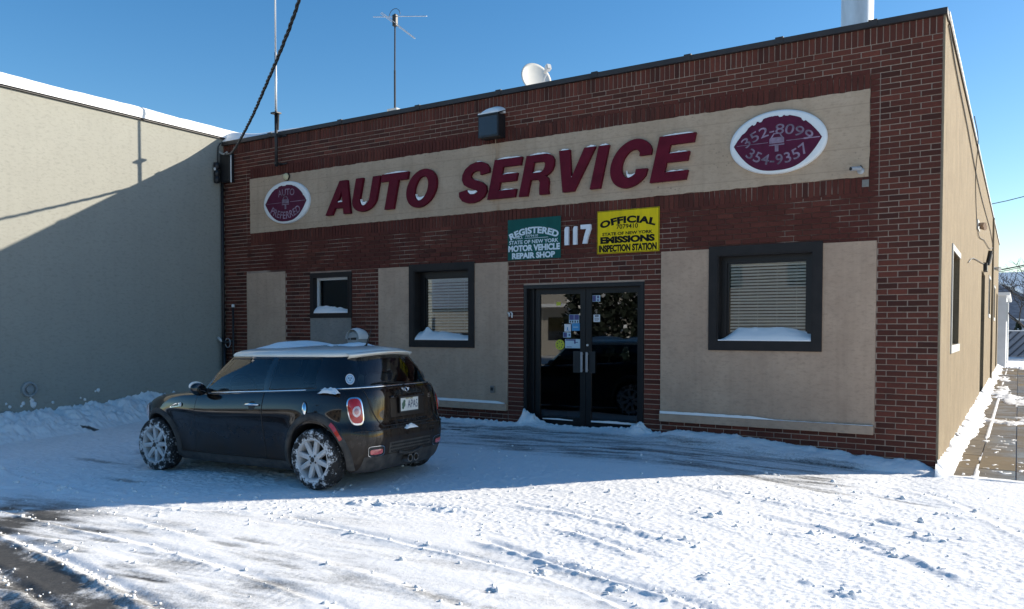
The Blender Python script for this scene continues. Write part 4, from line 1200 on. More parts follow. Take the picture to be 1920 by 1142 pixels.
# tall whip mast bracketed to the front
t = thing('whip_mast', 'tall pale whip antenna bracketed to the brick front near the grey wall', 'antenna', (-10.64,-.12,4.55))
MB().tube([(-10.64,-.12,5.50),(-10.64,-.12,6.6)], .021, 10).build('lower_whip', M['galv'], t, smooth=True)
MB().tube([(-10.64,-.12,6.6),(-10.64,-.12,9.6)], .015, 10).build('upper_whip', M['galv'], t, smooth=True)
MB().tube([(-10.64,-.12,4.56),(-10.64,-.12,5.50)], .028, 10).build('support_pipe', M['dark_steel'], t, smooth=True)
MB().bevbox(-10.72,-10.56,-.18,-.06,5.50,5.53,.006).build('mount_plate', M['dark_steel'], t)
MB().tube([(-10.62,-.10,5.22),(-10.60,-.10,5.52)], .02, 8).build('tuning_stub', M['dark_steel'], t)
for z_ in (5.12, 4.62):
    mb = MB(); mb.box(-10.67,-10.61,-.15,-.002,z_-.02,z_+.02); mb.box(-10.62,-10.48,-.03,-.002,z_-.015,z_+.015); mb.build('bracket', M['dark_steel'], t)

# service drop: twisted cable from the street pole
P0 = [(-12.02,-.14,4.93),(-11.384,-.528,4.80),(-10.829,-.882,4.755),(-10.192,-1.287,4.752),(-9.506,-1.724,4.767),(-8.794,-2.178,4.797),(-8.162,-2.581,4.85),(-7.56,-2.964,4.907),(-7.025,-3.305,4.957),(-6.45,-3.672,5.03),(-5.92,-4.008,5.13),(-3.0,-5.87,5.75),(3.0,-9.7,7.4),(6,-11.6,8.4)]
def cat(Pl, n=8): return [Vector(p) for p in smooth_poly(Pl, n)]
cw = cat(P0, 22)
t = thing('service_cable', 'thick twisted black power cable dropping from upper left to the wall bracket', 'cable', (-12.02,-.14,4.93))
for k in range(3):
    arc_ = 0; pts = []
    for i, p in enumerate(cw):
        if i: arc_ += (p-cw[i-1]).length
        d = (cw[min(i+1,len(cw)-1)]-cw[max(0,i-1)]).normalized(); a_ = d.cross(Vector((0,0,1))).normalized(); b_ = d.cross(a_)
        th = arc_*2*PI/.42+k*2*PI/3
        pts.append(p+(a_*math.cos(th)+b_*math.sin(th))*.012)
    # resample finely so the twist shows
    MB().tube(pts, .0125 if k else .009, 6).build('strand', M['black'], t, smooth=True)
t = thing('electrical_service', 'black cable bracket and weatherhead in the corner under the roof edge', 'electrical fitting', (-12.05,-.1,4.42))
MB().bevbox(-12.20,-11.93,-.12,-.004,4.42,4.96,.01).build('board', M['black'], t)
MB().tube([(-11.905,-.10,4.40),(-11.905,-.10,4.93)], .013, 8).build('conduit', M['galv'], t)
MB().tube([(-12.19,-.13,5.00),(-12.10,-.15,4.95),(-12.02,-.16,4.93),(-11.95,-.14,4.97)], .017, 8).build('clevis', M['grey_paint'], t)
for z_, r_ in ((4.72,.055),(4.58,.05),(4.46,.052)):
    MB().lathe([(0,-.07),(r_,-.06),(r_*1.05,0),(r_,.06),(0,.07)], 12, (-12.19,-.20,z_)).build('splice_cover', M['black'], t, smooth=True)
MB().lathe([(0,-.03),(.022,-.02),(.022,.02),(0,.03)], 10, (-12.18,-.25,4.655)).build('insulator', M['white_vinyl'], t, smooth=True)
MB().tube([(-12.20,-.10,5.18),(-12.23,-.13,5.10),(-12.235,-.14,4.95),(-12.22,-.15,4.75)], .010, 6).build('loop_wire', M['black'], t, smooth=True)
MB().tube([(-12.20,-.07,4.42),(-12.205,-.07,2.4),(-12.205,-.07,.2)], .028, 8).build('riser_pipe', M['dark_steel'], t, smooth=True)
# gas pipe and meter gear lower down
t = thing('gas_riser', 'dark gas vent pipe with a white cap standing against the left brick pier', 'pipe', (-11.9,-.09,.2))
MB().tube([(-11.895,-.09,.15),(-11.895,-.09,2.04)], .020, 8).build('pipe', M['dark_steel'], t, smooth=True)
MB().lathe([(0,.06),(.028,.05),(.03,.0),(0,-.01)], 12, (-11.895,-.09,2.04)).build('cap', M['white_vinyl'], t, smooth=True)
MB().tube([(-12.15,-.16,1.42),(-12.02,-.16,1.36),(-11.90,-.12,1.40)], .022, 8).build('valve_body', M['dark_steel'], t, smooth=True)
MB().tube([(-12.22,-.18,1.46),(-12.12,-.17,1.39)], .026, 10).build('valve_cap', M['white_vinyl'], t, smooth=True)
MB().tube([(-11.98+.07*math.cos(k*PI/10),-.15,1.36+.09*math.sin(k*PI/10)) for k in range(21)], .006, 6).build('hose_loop', M['galv'], t, smooth=True)
MB().tube([(-12.12,-.12,.15),(-12.12,-.12,1.36)], .035, 8).build('stand_pipe', M['black'], t, smooth=True)
# electricity meter behind the car, with its snow cap
t = thing('meter', 'round grey utility meter with a cap of snow on the wall behind the car', 'meter', (-8.68,-.05,1.25))
MB().bevbox(-8.82,-8.55,-.10,-.004,1.08,1.50,.03).build('box', M['grey_paint'], t)
MB().lathe([(0,-.25),(.10,-.245),(.135,-.22),(.145,-.09)], 28, (-8.69,0,1.45), 'y').build('dome', M['grey_paint'], t, smooth=True)
MB().box(-8.78,-8.745,-.254,-.247,1.445,1.47).build('slot', M['black'], t); MB().prism([(-8.715,1.445),(-8.60,1.445),(-8.595,1.485),(-8.715,1.48)], -.254, -.247).build('dial_window', M['black'], t)
nn = 14; V = []
for i in range(nn+1):
    a_ = PI*(.02+.96*i/nn); 
    for j in range(6):
        q = j/5; rr_ = .147+.050*math.sin(a_)**1.2*math.sin(PI*min(.96,q+.06))**.5
        V.append((-8.69+rr_*math.cos(a_), -.25+.25*q, 1.45+rr_*math.sin(a_)))
V = np.array(V).reshape(nn+1,6,3)
o = MB(); o.grid(V); o.build('snow_cap', M['snow_smooth'], t, smooth=True)
# security camera on the plaster band
t = thing('security_camera', 'small pale security camera at the right end of the plaster band', 'camera', (-.86,-.01,3.44))
cm = pmat('camera_grey', (.36,.38,.40), .45, var=.2, vs=30)
MB().lathe([(0,-.035),(.034,-.035),(.040,-.007)], 16, (-.835,0,3.49), 'y').build('base', cm, t, smooth=True)
MB().tube([(-.838,-.035,3.49),(-.85,-.07,3.505)], .013, 8).build('arm', cm, t)
MB().tube([(-.835,-.05,3.515),(-.92,-.16,3.50)], .024, 14).build('barrel', cm, t, smooth=True, angle=40)
MB().tube([(-.916,-.155,3.5007),(-.924,-.165,3.4993)], .020, 14).build('lens', M['black'], t)
MB().tube([(-.84,-.04,3.53),(-.835,-.025,3.555),(-.815,-.01,3.53)], .004, 6).build('lead', M['black'], t)
MB().box(-.82,-.745,-.010,-.0045,3.30,3.385).build('cover_plate', M['stucco_grey'], t)
# little wall fittings
t = thing('wall_outlet', 'small grey weatherproof outlet low on the stucco left of the entrance', 'outlet', (-6.02,-.01,.66))
MB().bevbox(-6.055,-5.985,-.035,-.0075,.655,.765,.008).build('box', M['stucco_grey'], t); MB().bevbox(-6.045,-5.995,-.042,-.034,.69,.74,.003).build('cover', M['dark_steel'], t)
t = thing('bell_bracket', 'broken pale bell bracket on the brick jamb left of the entrance', 'bracket', (-5.70,-.01,1.80))
mb = MB(); mb.tube([(-5.74,-.015,1.87),(-5.71,-.045,1.87),(-5.70,-.04,1.83),(-5.72,-.02,1.82)], .012, 8); mb.build('clip', M['white_vinyl'], t); mb = MB(); mb.tube([(-5.69,-.02,1.88),(-5.655,-.04,1.865),(-5.66,-.035,1.80)], .012, 8); mb.build('clip', M['white_vinyl'], t)

# ------------------------------------------------------------------ side wall details
def side_opening(h, depth, lead):
    xx = .022-depth
    if h[2] < 0:
        w_ = MB().box(xx-.02,xx+.02,h[0]+.004,h[1]-.004,-.016,h[3]-.004).build('door', M['black'], B)
        MB().tube([(xx+.02,h[1]-.15,1.0),(xx+.07,h[1]-.15,1.0)], .025, 8).build('knob', M['galv'], w_)
        return w_
    f_ = MB(); y0, y1, z0, z1 = h[0]+.004, h[1]-.004, h[2]+.004, h[3]-.004; e = .07
    f_.box(xx-.02,xx+.02,y0,y1,z0,z0+e); f_.box(xx-.02,xx+.02,y0,y1,z1-e,z1); f_.box(xx-.02,xx+.02,y0,y0+e,z0+e,z1-e); f_.box(xx-.02,xx+.02,y1-e,y1,z0+e,z1-e)
    f_.box(xx-.018,xx+.018,y0+e,y1-e,(z0+z1)/2-.025,(z0+z1)/2+.025)
    w_ = f_.build('window', M['alu'], B)
    MB().box(xx-.004,xx+.002,y0+e-.004,y1-e+.004,z0+e-.004,z1-e+.004).build('pane', M['glass'], w_)
    s_ = MB(); s_.box(.0225,.040,h[0]-.06,h[1]+.02,h[2]-.10,h[2]+.003); s_.box(.0225,.040,h[0]-.06,h[0]-.004,h[2]+.003,h[3]+.08); s_.box(.0225,.036,h[0]-.004,h[1]+.04,h[3]+.003,h[3]+.08); s_.build('surround', M['concrete_cap'], w_)
    return w_
for h in sholes: side_opening(h, .16, False)
t = thing('side_conduit', 'thin metal conduit running up the tan side wall', 'conduit', (.05,19.4,0))
MB().tube([(.05,19.4,.05),(.05,19.4,5.15)], .03, 8).build('pipe', M['side_stucco'], t)
t = thing('side_wire', 'slack black wires looping along the top of the tan side wall', 'wire', (.04,.3,5.0))
MB().tube(cat([(.035,.25,5.1),(.035,1.5,4.95),(.035,4.3,4.8),(.035,6.8,4.62),(.035,10.6,4.5),(.035,16.3,4.47),(.035,19.3,4.3)]), .010, 5).build('wire', M['dark_steel'], t)
MB().tube(cat([(.07,5.6,5.25),(.10,6.4,5.0),(.05,6.9,4.4),(.04,8.5,3.6),(.04,12.0,3.75),(.04,16.0,3.9),(.04,19.3,4.2)]), .008, 5).build('wire', M['dark_steel'], t)
MB().tube(cat([(.04,5.2,2.75),(.04,7,2.95),(.04,12,3.2),(.04,17,3.55),(.04,19.3,4.0)]), .008, 5).build('wire', M['dark_steel'], t)
t = thing('side_floodlight', 'small twin floodlight high on the tan side wall', 'lamp', (.05,8.8,3.7))
MB().box(.0225,.05,8.4,9.2,3.66,3.84).build('base', M['galv'], t)
for y_ in (8.55,9.05): MB().tube([(.05,y_,3.75),(.16,y_-.06,3.72)], [.035,.055], 10).build('lamp_head', M['stucco'], t)
t = thing('door_floodlight', 'small lamp on the side wall beyond the side door', 'lamp', (.05,20.9,3.65))
MB().box(.0225,.06,20.7,21.1,3.58,3.72).build('base', M['galv'], t); MB().tube([(.06,20.9,3.66),(.22,20.8,3.62)], [.04,.08], 10).build('lamp_head', M['white_vinyl'], t)
t = thing('door_lamp', 'dark lamp bracket over the side door', 'lamp', (.05,12.6,3.0))
MB().box(.0225,.10,12.3,12.9,3.05,3.25).build('base', M['black'], t); MB().tube([(.10,12.6,3.2),(.16,12.6,3.55)], .05, 8).build('stem', M['black'], t)

# ================================================================== grey neighbour building
N = thing('grey_building', 'long windowless pale grey stucco building along the left side', 'building', (-12.26,-8,0))
w = MB(); w.box(-22,-12.262,-6.2,30,-.1,5.265); w.build('wall', M['pale_stucco'], N)
MB().box(-22.05,-12.225,-6.25,30.05,5.268,5.295).build('coping', M['dark_steel'], N)
def capz(U, V, X): return (.145+.03*fbm(V*40,U*2,3,21))*np.sin(PI*np.clip(U,.0,.93)+.0)**0*smooth(1.01,.93,U)**.35
u = np.linspace(0,1,24)**.5; v = np.linspace(0,1,260); U, V = np.meshgrid(u, v, indexing='ij')
X = -21.5+(9.30)*U; Y = -6.2+23*V
Pz = 5.296+(.150+.05*fbm(Y*1.5,X*.6,3,21)+.012*fbm(Y*9,X*3,3,22))*np.clip(1-U**60,0,1)**.4
o = MB(); o.grid(np.stack([X,Y,Pz],-1)); 
edge_top = np.stack([X[-1]+.0,Y[-1],Pz[-1]],-1)
o.build('roof_snow', M['snow_smooth'], N, smooth=True)
e_ = MB(); rr_ = []
for i in range(260):
    h_ = .150+.05*fbm(Y[0,i]*1.5,-12.2*.6,3,21)+.012*fbm(Y[0,i]*9,-12.2*3,3,22)
    rr_.append([(-12.45,Y[0,i],5.297+h_),(-12.24,Y[0,i],5.297+h_*.985),(-12.205,Y[0,i],5.297+h_*.80),(-12.20,Y[0,i],5.297+h_*.4),(-12.215,Y[0,i],5.297)])
e_.grid(np.array(rr_)); e_.build('snow_edge', M['snow_smooth'], N, smooth=True)
v_ = thing('wall_vent', 'round dark vent cover low on the grey wall above the snow pile', 'vent', (-12.25,-3.67,.6))
MB().lathe([(0,.05),(.05,.05),(.055,.02),(.085,.02),(.09,.06),(.115,.055),(.12,0)], 24, (-12.262,-3.67,.685), 'x').build('cover', M['grey_paint'], v_, smooth=True, angle=40)
mb = MB()
for (y_, z_, r_) in [(-3.62,.50,.035),(-3.60,.44,.05),(-3.64,.55,.018),(-3.75,.47,.028),(-3.78,.43,.02),(-4.0,.48,.018),(-3.95,.43,.025),(-2.55,.60,.030),(-2.60,.585,.016),(-2.85,.49,.016),(-2.78,.46,.024),(-3.3,.45,.022)]:
    bm = bmesh.new(); bmesh.ops.create_icosphere(bm, subdivisions=2, radius=1)
    for q in bm.verts:
        k = 1+.35*(random.random()-.5); q.co = Vector((-12.255+max(-.01,q.co.x*r_*.35*k), y_+q.co.y*r_*k, z_+q.co.z*r_*k*1.1))
    mb.bm(bm)
o = mb.build('snow_splats', M['snow'], None, smooth=True); tag(o, 'splats of snow stuck to the grey wall above the pile', None, kind='stuff')
# ================================================================== the car
def pchip(xs, ys):
    xs = np.array(xs, float); ys = np.array(ys, float); h = np.diff(xs); d = np.diff(ys)/h; m = np.zeros(len(xs))
    m[0] = d[0]; m[-1] = d[-1]
    for i in range(1, len(xs)-1):
        if d[i-1]*d[i] > 0:
            w1, w2 = 2*h[i]+h[i-1], h[i]+2*h[i-1]; m[i] = (w1+w2)/(w1/d[i-1]+w2/d[i])
    def f(x):
        x = np.clip(np.asarray(x, float), xs[0], xs[-1]); i = np.clip(np.searchsorted(xs, x, side='right')-1, 0, len(xs)-2)
        t = (x-xs[i])/h[i]
        return ys[i]*(2*t**3-3*t**2+1)+h[i]*m[i]*(t**3-2*t**2+t)+ys[i+1]*(-2*t**3+3*t**2)+h[i]*m[i+1]*(t**3-t**2)
    return f
ZL = [.16,.20,.28,.38,.48,.56,.64,.72,.78,.83,.87,.895,.912,.920]
F_xf = pchip(ZL, [2.98,3.05,3.11,3.13,3.13,3.12,3.10,3.05,2.96,2.82,2.62,2.42,2.20,2.00])
F_xr = pchip(ZL, [.44,.50,.545,.575,.585,.580,.548,.545,.540,.535,.525,.515,.500,.47])     # -x of the tail
F_w  = pchip(ZL, [.70,.742,.770,.786,.802,.814,.826,.832,.824,.812,.799,.787,.770,.745])
F_nf = pchip(ZL, [3.2,3.2,3.2,3.2,3.2,3.2,3.3,3.5,3.8,4.2,4.8,5.2,5.2,5])
F_nr = pchip(ZL, [6.4,6.4,6.4,6.4,6.4,6.2,5.4,5.0,4.9,4.8,4.7,4.6,4.5,4.5])
XC = 1.2
WX = (0.0, 2.467); WZ = .305; WR = .305
def lift(x, z):
    return .046*np.clip(1.6-x, -.0, 2.3)*smooth(.45,.9,z)
def S(phi, z):
    phi = np.asarray(phi, float); z = np.asarray(z, float); phi, z = np.broadcast_arrays(phi, z)
    c_, s_ = np.cos(phi), np.sin(phi)
    front_ = c_ >= 0
    n_ = np.where(front_, F_nf(z), F_nr(z)); a = np.where(front_, F_xf(z)-XC, F_xr(z)+XC)
    x = XC+a*np.sign(c_)*np.abs(c_)**(2/n_); y = F_w(z)*np.sign(s_)*np.abs(s_)**(2/n_)
    for wx in WX:
        d = np.hypot(x-wx, z-WZ)
        y = y+np.sign(y)*.018*np.exp(-((d-.355)/.075)**2)*smooth(.5,.7,np.abs(y))
    return np.stack([x, y, z+lift(x, z)], -1)
def phi_x(x, z):      # left side, from x
    nf, nr = F_nf(z), F_nr(z)
    u = (x-XC)/np.where(x >= XC, F_xf(z)-XC, F_xr(z)+XC)
    return np.arccos(np.clip(np.sign(u)*np.abs(u)**(np.where(x >= XC, nf, nr)/2), -1, 1))
def phi_y(y, z):      # tail, from y
    return PI-np.sign(y)*np.arcsin(np.clip(np.abs(y)/F_w(z), 0, 1)**(F_nr(z)/2))
def Sn(phi, z):
    e = 1e-3; a = S(phi+e, z)-S(phi-e, z); b = S(phi, np.asarray(z)+e)-S(phi, np.asarray(z)-e)
    n_ = np.cross(a, b); return n_/np.linalg.norm(n_, axis=-1, keepdims=True)
def So(phi, z, off): return S(phi, z)+Sn(phi, z)*np.asarray(off)[..., None]

def car_paint():
    m, nt, n, l, p = nodes('brown_car_paint')
    v = coord(nt, 'obj'); xs = n.new('ShaderNodeSeparateXYZ'); l.new(v, xs.inputs[0])
    z = xs.outputs[2]
    dn = noise(nt, v, 7, 6, .65); st_ = noise(nt, coord(nt, 'obj', (9,9,1.2)), 3, 5, .65)
    # salt spray: strong near the sills and bumper, with runs
    f = math_(nt, 'ADD', mapr(nt, z, .16, .68, .72, 0), math_(nt, 'MULTIPLY', math_(nt, 'ADD', dn, -.5), .8))
    rear = mapr(nt, xs.outputs[0], -.30, -.50, 0, .32)
    f = math_(nt, 'ADD', f, math_(nt, 'MULTIPLY', rear, mapr(nt, st_, .4, .62)))
    f = math_(nt, 'MULTIPLY', mapr(nt, f, .10, 1.0), .48)
    base = mixc(nt, f, (.0085,.0050,.0035), (.075,.060,.048))
    l.new(base, p.inputs['Base Color'])
    p.inputs['Metallic'].default_value = 0; p.inputs['Specular IOR Level'].default_value = .15
    l.new(mapr(nt, f, 0, .35, .16, .75), p.inputs['Roughness'])
    cw_ = mapr(nt, f, 0, .3, .9, .05); l.new(cw_, p.inputs['Coat Weight']); p.inputs['Coat Roughness'].default_value = .03
    return m
CP = car_paint()
def plastic_dirty():
    m, nt, n, l, p = nodes('dirty_black_plastic'); v = coord(nt, 'obj')
    f = mapr(nt, noise(nt, v, 9, 6, .65), .35, .75)
    l.new(mixc(nt, f, (.018,.018,.019), (.075,.070,.062)), p.inputs['Base Color']); p.inputs['Roughness'].default_value = .7; return m
PD = plastic_dirty()
GB = pmat('gloss_black', (.006,.006,.007), .08, var=0, coat=.5)
CHR = pmat('chrome', (.80,.82,.84), .10, metal=1, var=0)
RW = pmat('roof_white', (.72,.72,.66), .25, var=.03, coat=.6)
RED = pmat('lamp_red', (.42,.012,.012), .12, var=.0, coat=1)
LCL = pmat('lamp_clear', (.65,.55,.55), .12, var=.2, vs=40, kind='obj', coat=1)
INT = pmat('interior_cloth', (.05,.05,.052), .85, var=.2, kind='obj')

car = thing('parked_car', 'dark brown three-door hatchback with white roof, snowy wheels and dirty flanks', 'car', (-5.136,-3.775,.030), rot=(0, R(.77), R(181.4)), local=True)

# ---- body shell
zs = np.concatenate([np.linspace(.16,.60,24), np.linspace(.615,.84,20)[0:], np.linspace(.85,.905,14), [.909,.913,.9165,.920]])
ph = np.concatenate([np.linspace(0,PI,150,endpoint=False), np.linspace(PI,2*PI,150,endpoint=False)])
PH, ZZ = np.meshgrid(ph, zs, indexing='ij')
P = S(PH, ZZ)
mb = MB(); mb.grid(P, close_u=True)
nz_ = len(zs); nph = len(ph)
bot = len(mb.v); ctr_b = [(1.2,0,.16)]
mb.v += ctr_b; mb.f += [(k*nz_, bot, ((k+1)%nph)*nz_) for k in range(nph)]; mb.mi += [1]*nph
top = len(mb.v); mb.v.append((.9,0,.955)); mb.f += [(((k+1)%nph)*nz_+nz_-1, top, k*nz_+nz_-1) for k in range(nph)]; mb.mi += [1]*nph
body = mb.build('body', [CP, INT], car, smooth=True)
cut = MB()
for wx in WX:
    for s in (-1, 1):
        cut.add(*(lambda q: (q.v, q.f))(MB().lathe([(.0,.0),(.352,.0),(.352,.45),(.0,.45)], 64, (wx, .46 if s > 0 else -.91, WZ+.01), 'y')))
cutter = cut.build('cutter', M['black'], None)
bpy.context.view_layer.update()
cutter.matrix_world = car.matrix_basis.copy()
bmod = body.modifiers.new('b', 'BOOLEAN'); bmod.object = cutter; bmod.operation = 'DIFFERENCE'; bmod.solver = 'EXACT'; bmod.material_mode = 'TRANSFER'
bpy.context.view_layer.update()
dg = bpy.context.evaluated_depsgraph_get(); dg.update()
nb = bpy.data.meshes.new_from_object(body.evaluated_get(dg))
body.modifiers.clear(); body.data = nb
bpy.data.objects.remove(cutter)
nb.polygons.foreach_set('use_smooth', [True]*len(nb.polygons)); nb.set_sharp_from_angle(angle=R(35))

# ---- greenhouse
AB = [(2.06,0),(2.02,.36),(1.80,.655),(1.73,.700),(1.30,.752),(.745,.768),(.645,.768),(.36,.762),(.02,.742),(-.27,.655),(-.385,.535),(-.455,.28),(-.475,0)]
AT = [(1.55,0),(1.52,.30),(1.42,.515),(1.37,.548),(1.05,.585),(.735,.595),(.645,.597),(.38,.595),(.06,.580),(-.12,.505),(-.215,.41),(-.285,.22),(-.300,0)]
Z0, Z1 = .918, 1.322
SUB = 6
def crv(A):
    A = [np.array(a, float) for a in A]; Q = [np.array([A[1][0],-A[1][1]])]+A+[np.array([A[-2][0],-A[-2][1]])]; out = []
    for i in range(1, len(Q)-2):
        for k in range(SUB):
            t = k/SUB; out.append(.5*((2*Q[i])+(-Q[i-1]+Q[i+1])*t+(2*Q[i-1]-5*Q[i]+4*Q[i+1]-Q[i+2])*t*t+(-Q[i-1]+3*Q[i]-3*Q[i+1]+Q[i+2])*t**3))
    out.append(A[-1]); return np.array(out)
cb, ct = crv(AB), crv(AT)
NS = len(cb)
tl = np.array([-.03,.05,.10,.17,.25,.34,.43,.52,.61,.70,.78,.86,.91,.96,1.0])
def GH(i, t, side=1):
    i = np.asarray(i); t = np.asarray(t, float)
    xy = cb[i]*(1-t)[...,None]+ct[i]*t[...,None]
    bul = .028*np.sin(PI*np.clip(t,0,1))
    x = xy[...,0]+np.where(xy[...,0] > .9, .5, -.5)*bul*(np.abs(xy[...,1]) < .5); y = (xy[...,1]+bul*smooth(.25,.6,xy[...,1]))*side
    z = Z0+t*(Z1-Z0); z = z+.046*np.clip(1.6-x,0,2.3)*(1-.92*np.clip(t,0,1))
    z = z+.03*np.clip(1-np.abs(xy[...,1])/.5,0,1)*t        # header rises towards the middle
    return np.stack([x,y,z],-1)
def gh_patch(i0, i1, t0, t1, sides=(1,-1), off=0.):
    ii = np.arange(i0, i1+1); jj = np.array([t for t in tl if t0-1e-6 <= t <= t1+1e-6])
    out = []
    for s in sides:
        I_, T2 = np.meshgrid(ii, jj, indexing='ij'); out.append(GH(I_, T2, s))
    return out
pil = MB()
def put(mb, arrs):
    for a in arrs: mb.grid(a)
k = SUB
win_t0, win_t1 = .05, .91
for (a0, a1) in ((2*k,3*k),(5*k,6*k),(8*k,10*k)): put(pil, gh_patch(a0, a1, -.03, 1.0))
for (a0, a1) in ((0,2*k),(3*k,5*k),(6*k,8*k),(10*k,12*k)):
    put(pil, gh_patch(a0, a1, -.03, win_t0)); put(pil, gh_patch(a0, a1, win_t1, 1.0))
pil.build('pillars', GB, car, smooth=True)
def pane(name, a0, a1, sides, label=None):
    g_ = MB(); put(g_, gh_patch(a0, a1, win_t0, win_t1, sides)); o = g_.build(name, M['car_glass'], car, smooth=True)
    if label: o['label'] = label
    return o
pane('windscreen', 0, 2*k, (1,-1)); pane('rear_window', 10*k, 12*k, (1,-1))
for s in (1,-1): pane('door_window', 3*k, 5*k, (s,)); pane('quarter_window', 6*k, 8*k, (s,))
# window rubbers
for (a0, a1) in ((3*k,5*k),(6*k,8*k)):
    lo = GH(np.arange(a0,a1+1), np.full(a1-a0+1, win_t0)); hi = GH(np.arange(a0,a1+1), np.full(a1-a0+1, win_t1))
    MB().tube([p for p in lo]+[p for p in hi[::-1]]+[lo[0]], .006, 6).build('window_seal', M['black'], car, smooth=True)
# ---- white roof
rings = 9; V = []
half = [GH(np.array([i]), np.array([1.0]))[0] for i in range(NS)]
ring = half+[np.array([p[0],-p[1],p[2]]) for p in half[-2:0:-1]]
ring = np.array(ring); cx_ = np.array([.62,0])
lay = []
for (sc_, dz) in ((1.005,-.018),(1.022,-.012),(1.022,.012),(.995,.030),(.93,.046),(.8,.060),(.6,.070),(.4,.075),(.2,.077)):
    q = ring.copy(); q[:,:2] = cx_+(q[:,:2]-cx_)*sc_; w_ = min(1, sc_)**2
    q[:,2] = (q[:,2]*w_+1.352*(1-w_))+dz*1.0-.0; lay.append(q)
mb = MB(); L = np.array(lay); mb.grid(np.transpose(L,(1,0,2)), close_u=True)
cidx = len(mb.v); mb.v.append((.62,0,1.430)); nr_ = len(lay); mb.f += [(i*nr_+nr_-1, cidx, ((i+1)%len(ring))*nr_+nr_-1) for i in range(len(ring))]; mb.mi += [0]*len(ring)
roof = mb.build('roof', RW, car, smooth=True)
# spoiler
sp_ = []
for yv in np.linspace(-.50,.50,25):
    e = 1-abs(yv/.52)**5
    xr_ = -.16-.13*(1-(abs(yv)/.52)**2.4)
    tip = .095*e**.5
    zt = 1.372-.030*(abs(yv)/.5)**2
    sp_.append([(xr_+.10,yv,zt+.003),(xr_-.02,yv,zt+.004),(xr_-tip*.8,yv,zt-.004),(xr_-tip,yv,zt-.012),(xr_-tip*.9,yv,zt-.024),(xr_-.01,yv,zt-.052),(xr_+.06,yv,zt-.052)])
mb = MB(); mb.grid(np.array(sp_)); sp_o = mb.build('spoiler', RW, car, smooth=True)
MB().box(-.372,-.362,-.10,.10,1.345,1.352).build('brake_light', RED, sp_o)
MB().tube([(-.02,.05,1.40),(-.05,.05,1.43),(-.12,.05,1.60)], [.022,.010,.004], 8).build('roof_aerial', M['black'], car, smooth=True)

# ---- chrome belt line
pts = [So(p_, .9135, np.array(.006)) for p_ in np.linspace(float(phi_x(np.array(1.72),np.array(.9135))), 2*PI-float(phi_x(np.array(1.72),np.array(.9135))), 140)]
MB().tube(pts, .0085, 8).build('belt_trim', CHR, car, smooth=True)

# ---- panels: door skins and tailgate sit a hair proud with dark shut lines between
def side_patch(x0, x1, z0, z1, off, nx=24, nz=24, side=1, x0t=None, x1t=None):
    u = np.linspace(0,1,nx); v = np.linspace(0,1,nz); U, V = np.meshgrid(u, v, indexing='ij')
    Z = z0+(z1-z0)*V; xa = x0+((x0t if x0t is not None else x0)-x0)*V; xb = x1+((x1t if x1t is not None else x1)-x1)*V
    X = xa+(xb-xa)*U
    P_ = So(phi_x(X, Z), Z, np.full(Z.shape, off)); P_[...,1] *= side
    return P_
def seam(pts, r=.0045, name='shut_line', m=None): return MB().tube(pts, r, 6).build(name, m or M['black'], car, smooth=True)
for s in (1,-1):
    mb = MB(); mb.grid(side_patch(.705,1.80,.275,.900,.0035,40,40,s,x0t=.700,x1t=1.735)); d_ = mb.build('door', CP, car, smooth=True)
    def sp(x, z, o=.001):
        q = So(phi_x(np.array(x), np.array(z)), np.array(z), np.array(o)); q = q.copy(); q[1] *= s; return q
    seam([sp(.700,z) for z in np.linspace(.90,.27,30)]+[sp(x,.27) for x in np.linspace(.72,1.80,24)]+[sp(1.803-.068*((z-.27)/.63),z) for z in np.linspace(.27,.90,30)], .0042)
    # handle
    mb = MB(); pts_ = [sp(x, .790-.004*abs(x-.86)*4, o_) for x, o_ in ((.735,.012),(.77,.030),(.83,.036),(.90,.034),(.955,.012))]
    mb.tube(pts_, [.009,.013,.015,.013,.009], 10); mb.build('door_handle', CHR, d_, smooth=True)
    mb = MB(); cph = float(phi_x(np.array(.845), np.array(.785)))
    cc = sp(.845,.783,.006); V = [cc]+[sp(.845+.05*math.cos(a), .783+.045*math.sin(a), .005) for a in np.linspace(0,2*PI,20,endpoint=False)]
    mb.add(V, [(0,i+1,(i+1)%20+1) for i in range(20)]); mb.build('handle_recess', M['black'], d_)
# tailgate
u = np.linspace(-1,1,41); v = np.linspace(0,1,26); U, V = np.meshgrid(u, v, indexing='ij')
Zt = .600+(.905-.600)*V; half_w = .50+.055*V-.10*(1-V)**4
Pt = So(phi_y(U*half_w, Zt), Zt, np.full(Zt.shape,.004))
mb = MB(); mb.grid(Pt); tg = mb.build('tailgate', CP, car, smooth=True)
def tp(y_, z_, o=.001): return So(phi_y(np.array(y_), np.array(z_)), np.array(z_), np.array(o))
ts = [tp(-(.50+.055*t-.10*(1-t)**4)-.004, .600+.305*t) for t in np.linspace(1,0,24)]+[tp(y_, .597) for y_ in np.linspace(-.40,.40,30)]+[tp((.50+.055*t-.10*(1-t)**4)+.004, .600+.305*t) for t in np.linspace(0,1,24)]
seam(ts, .0055)
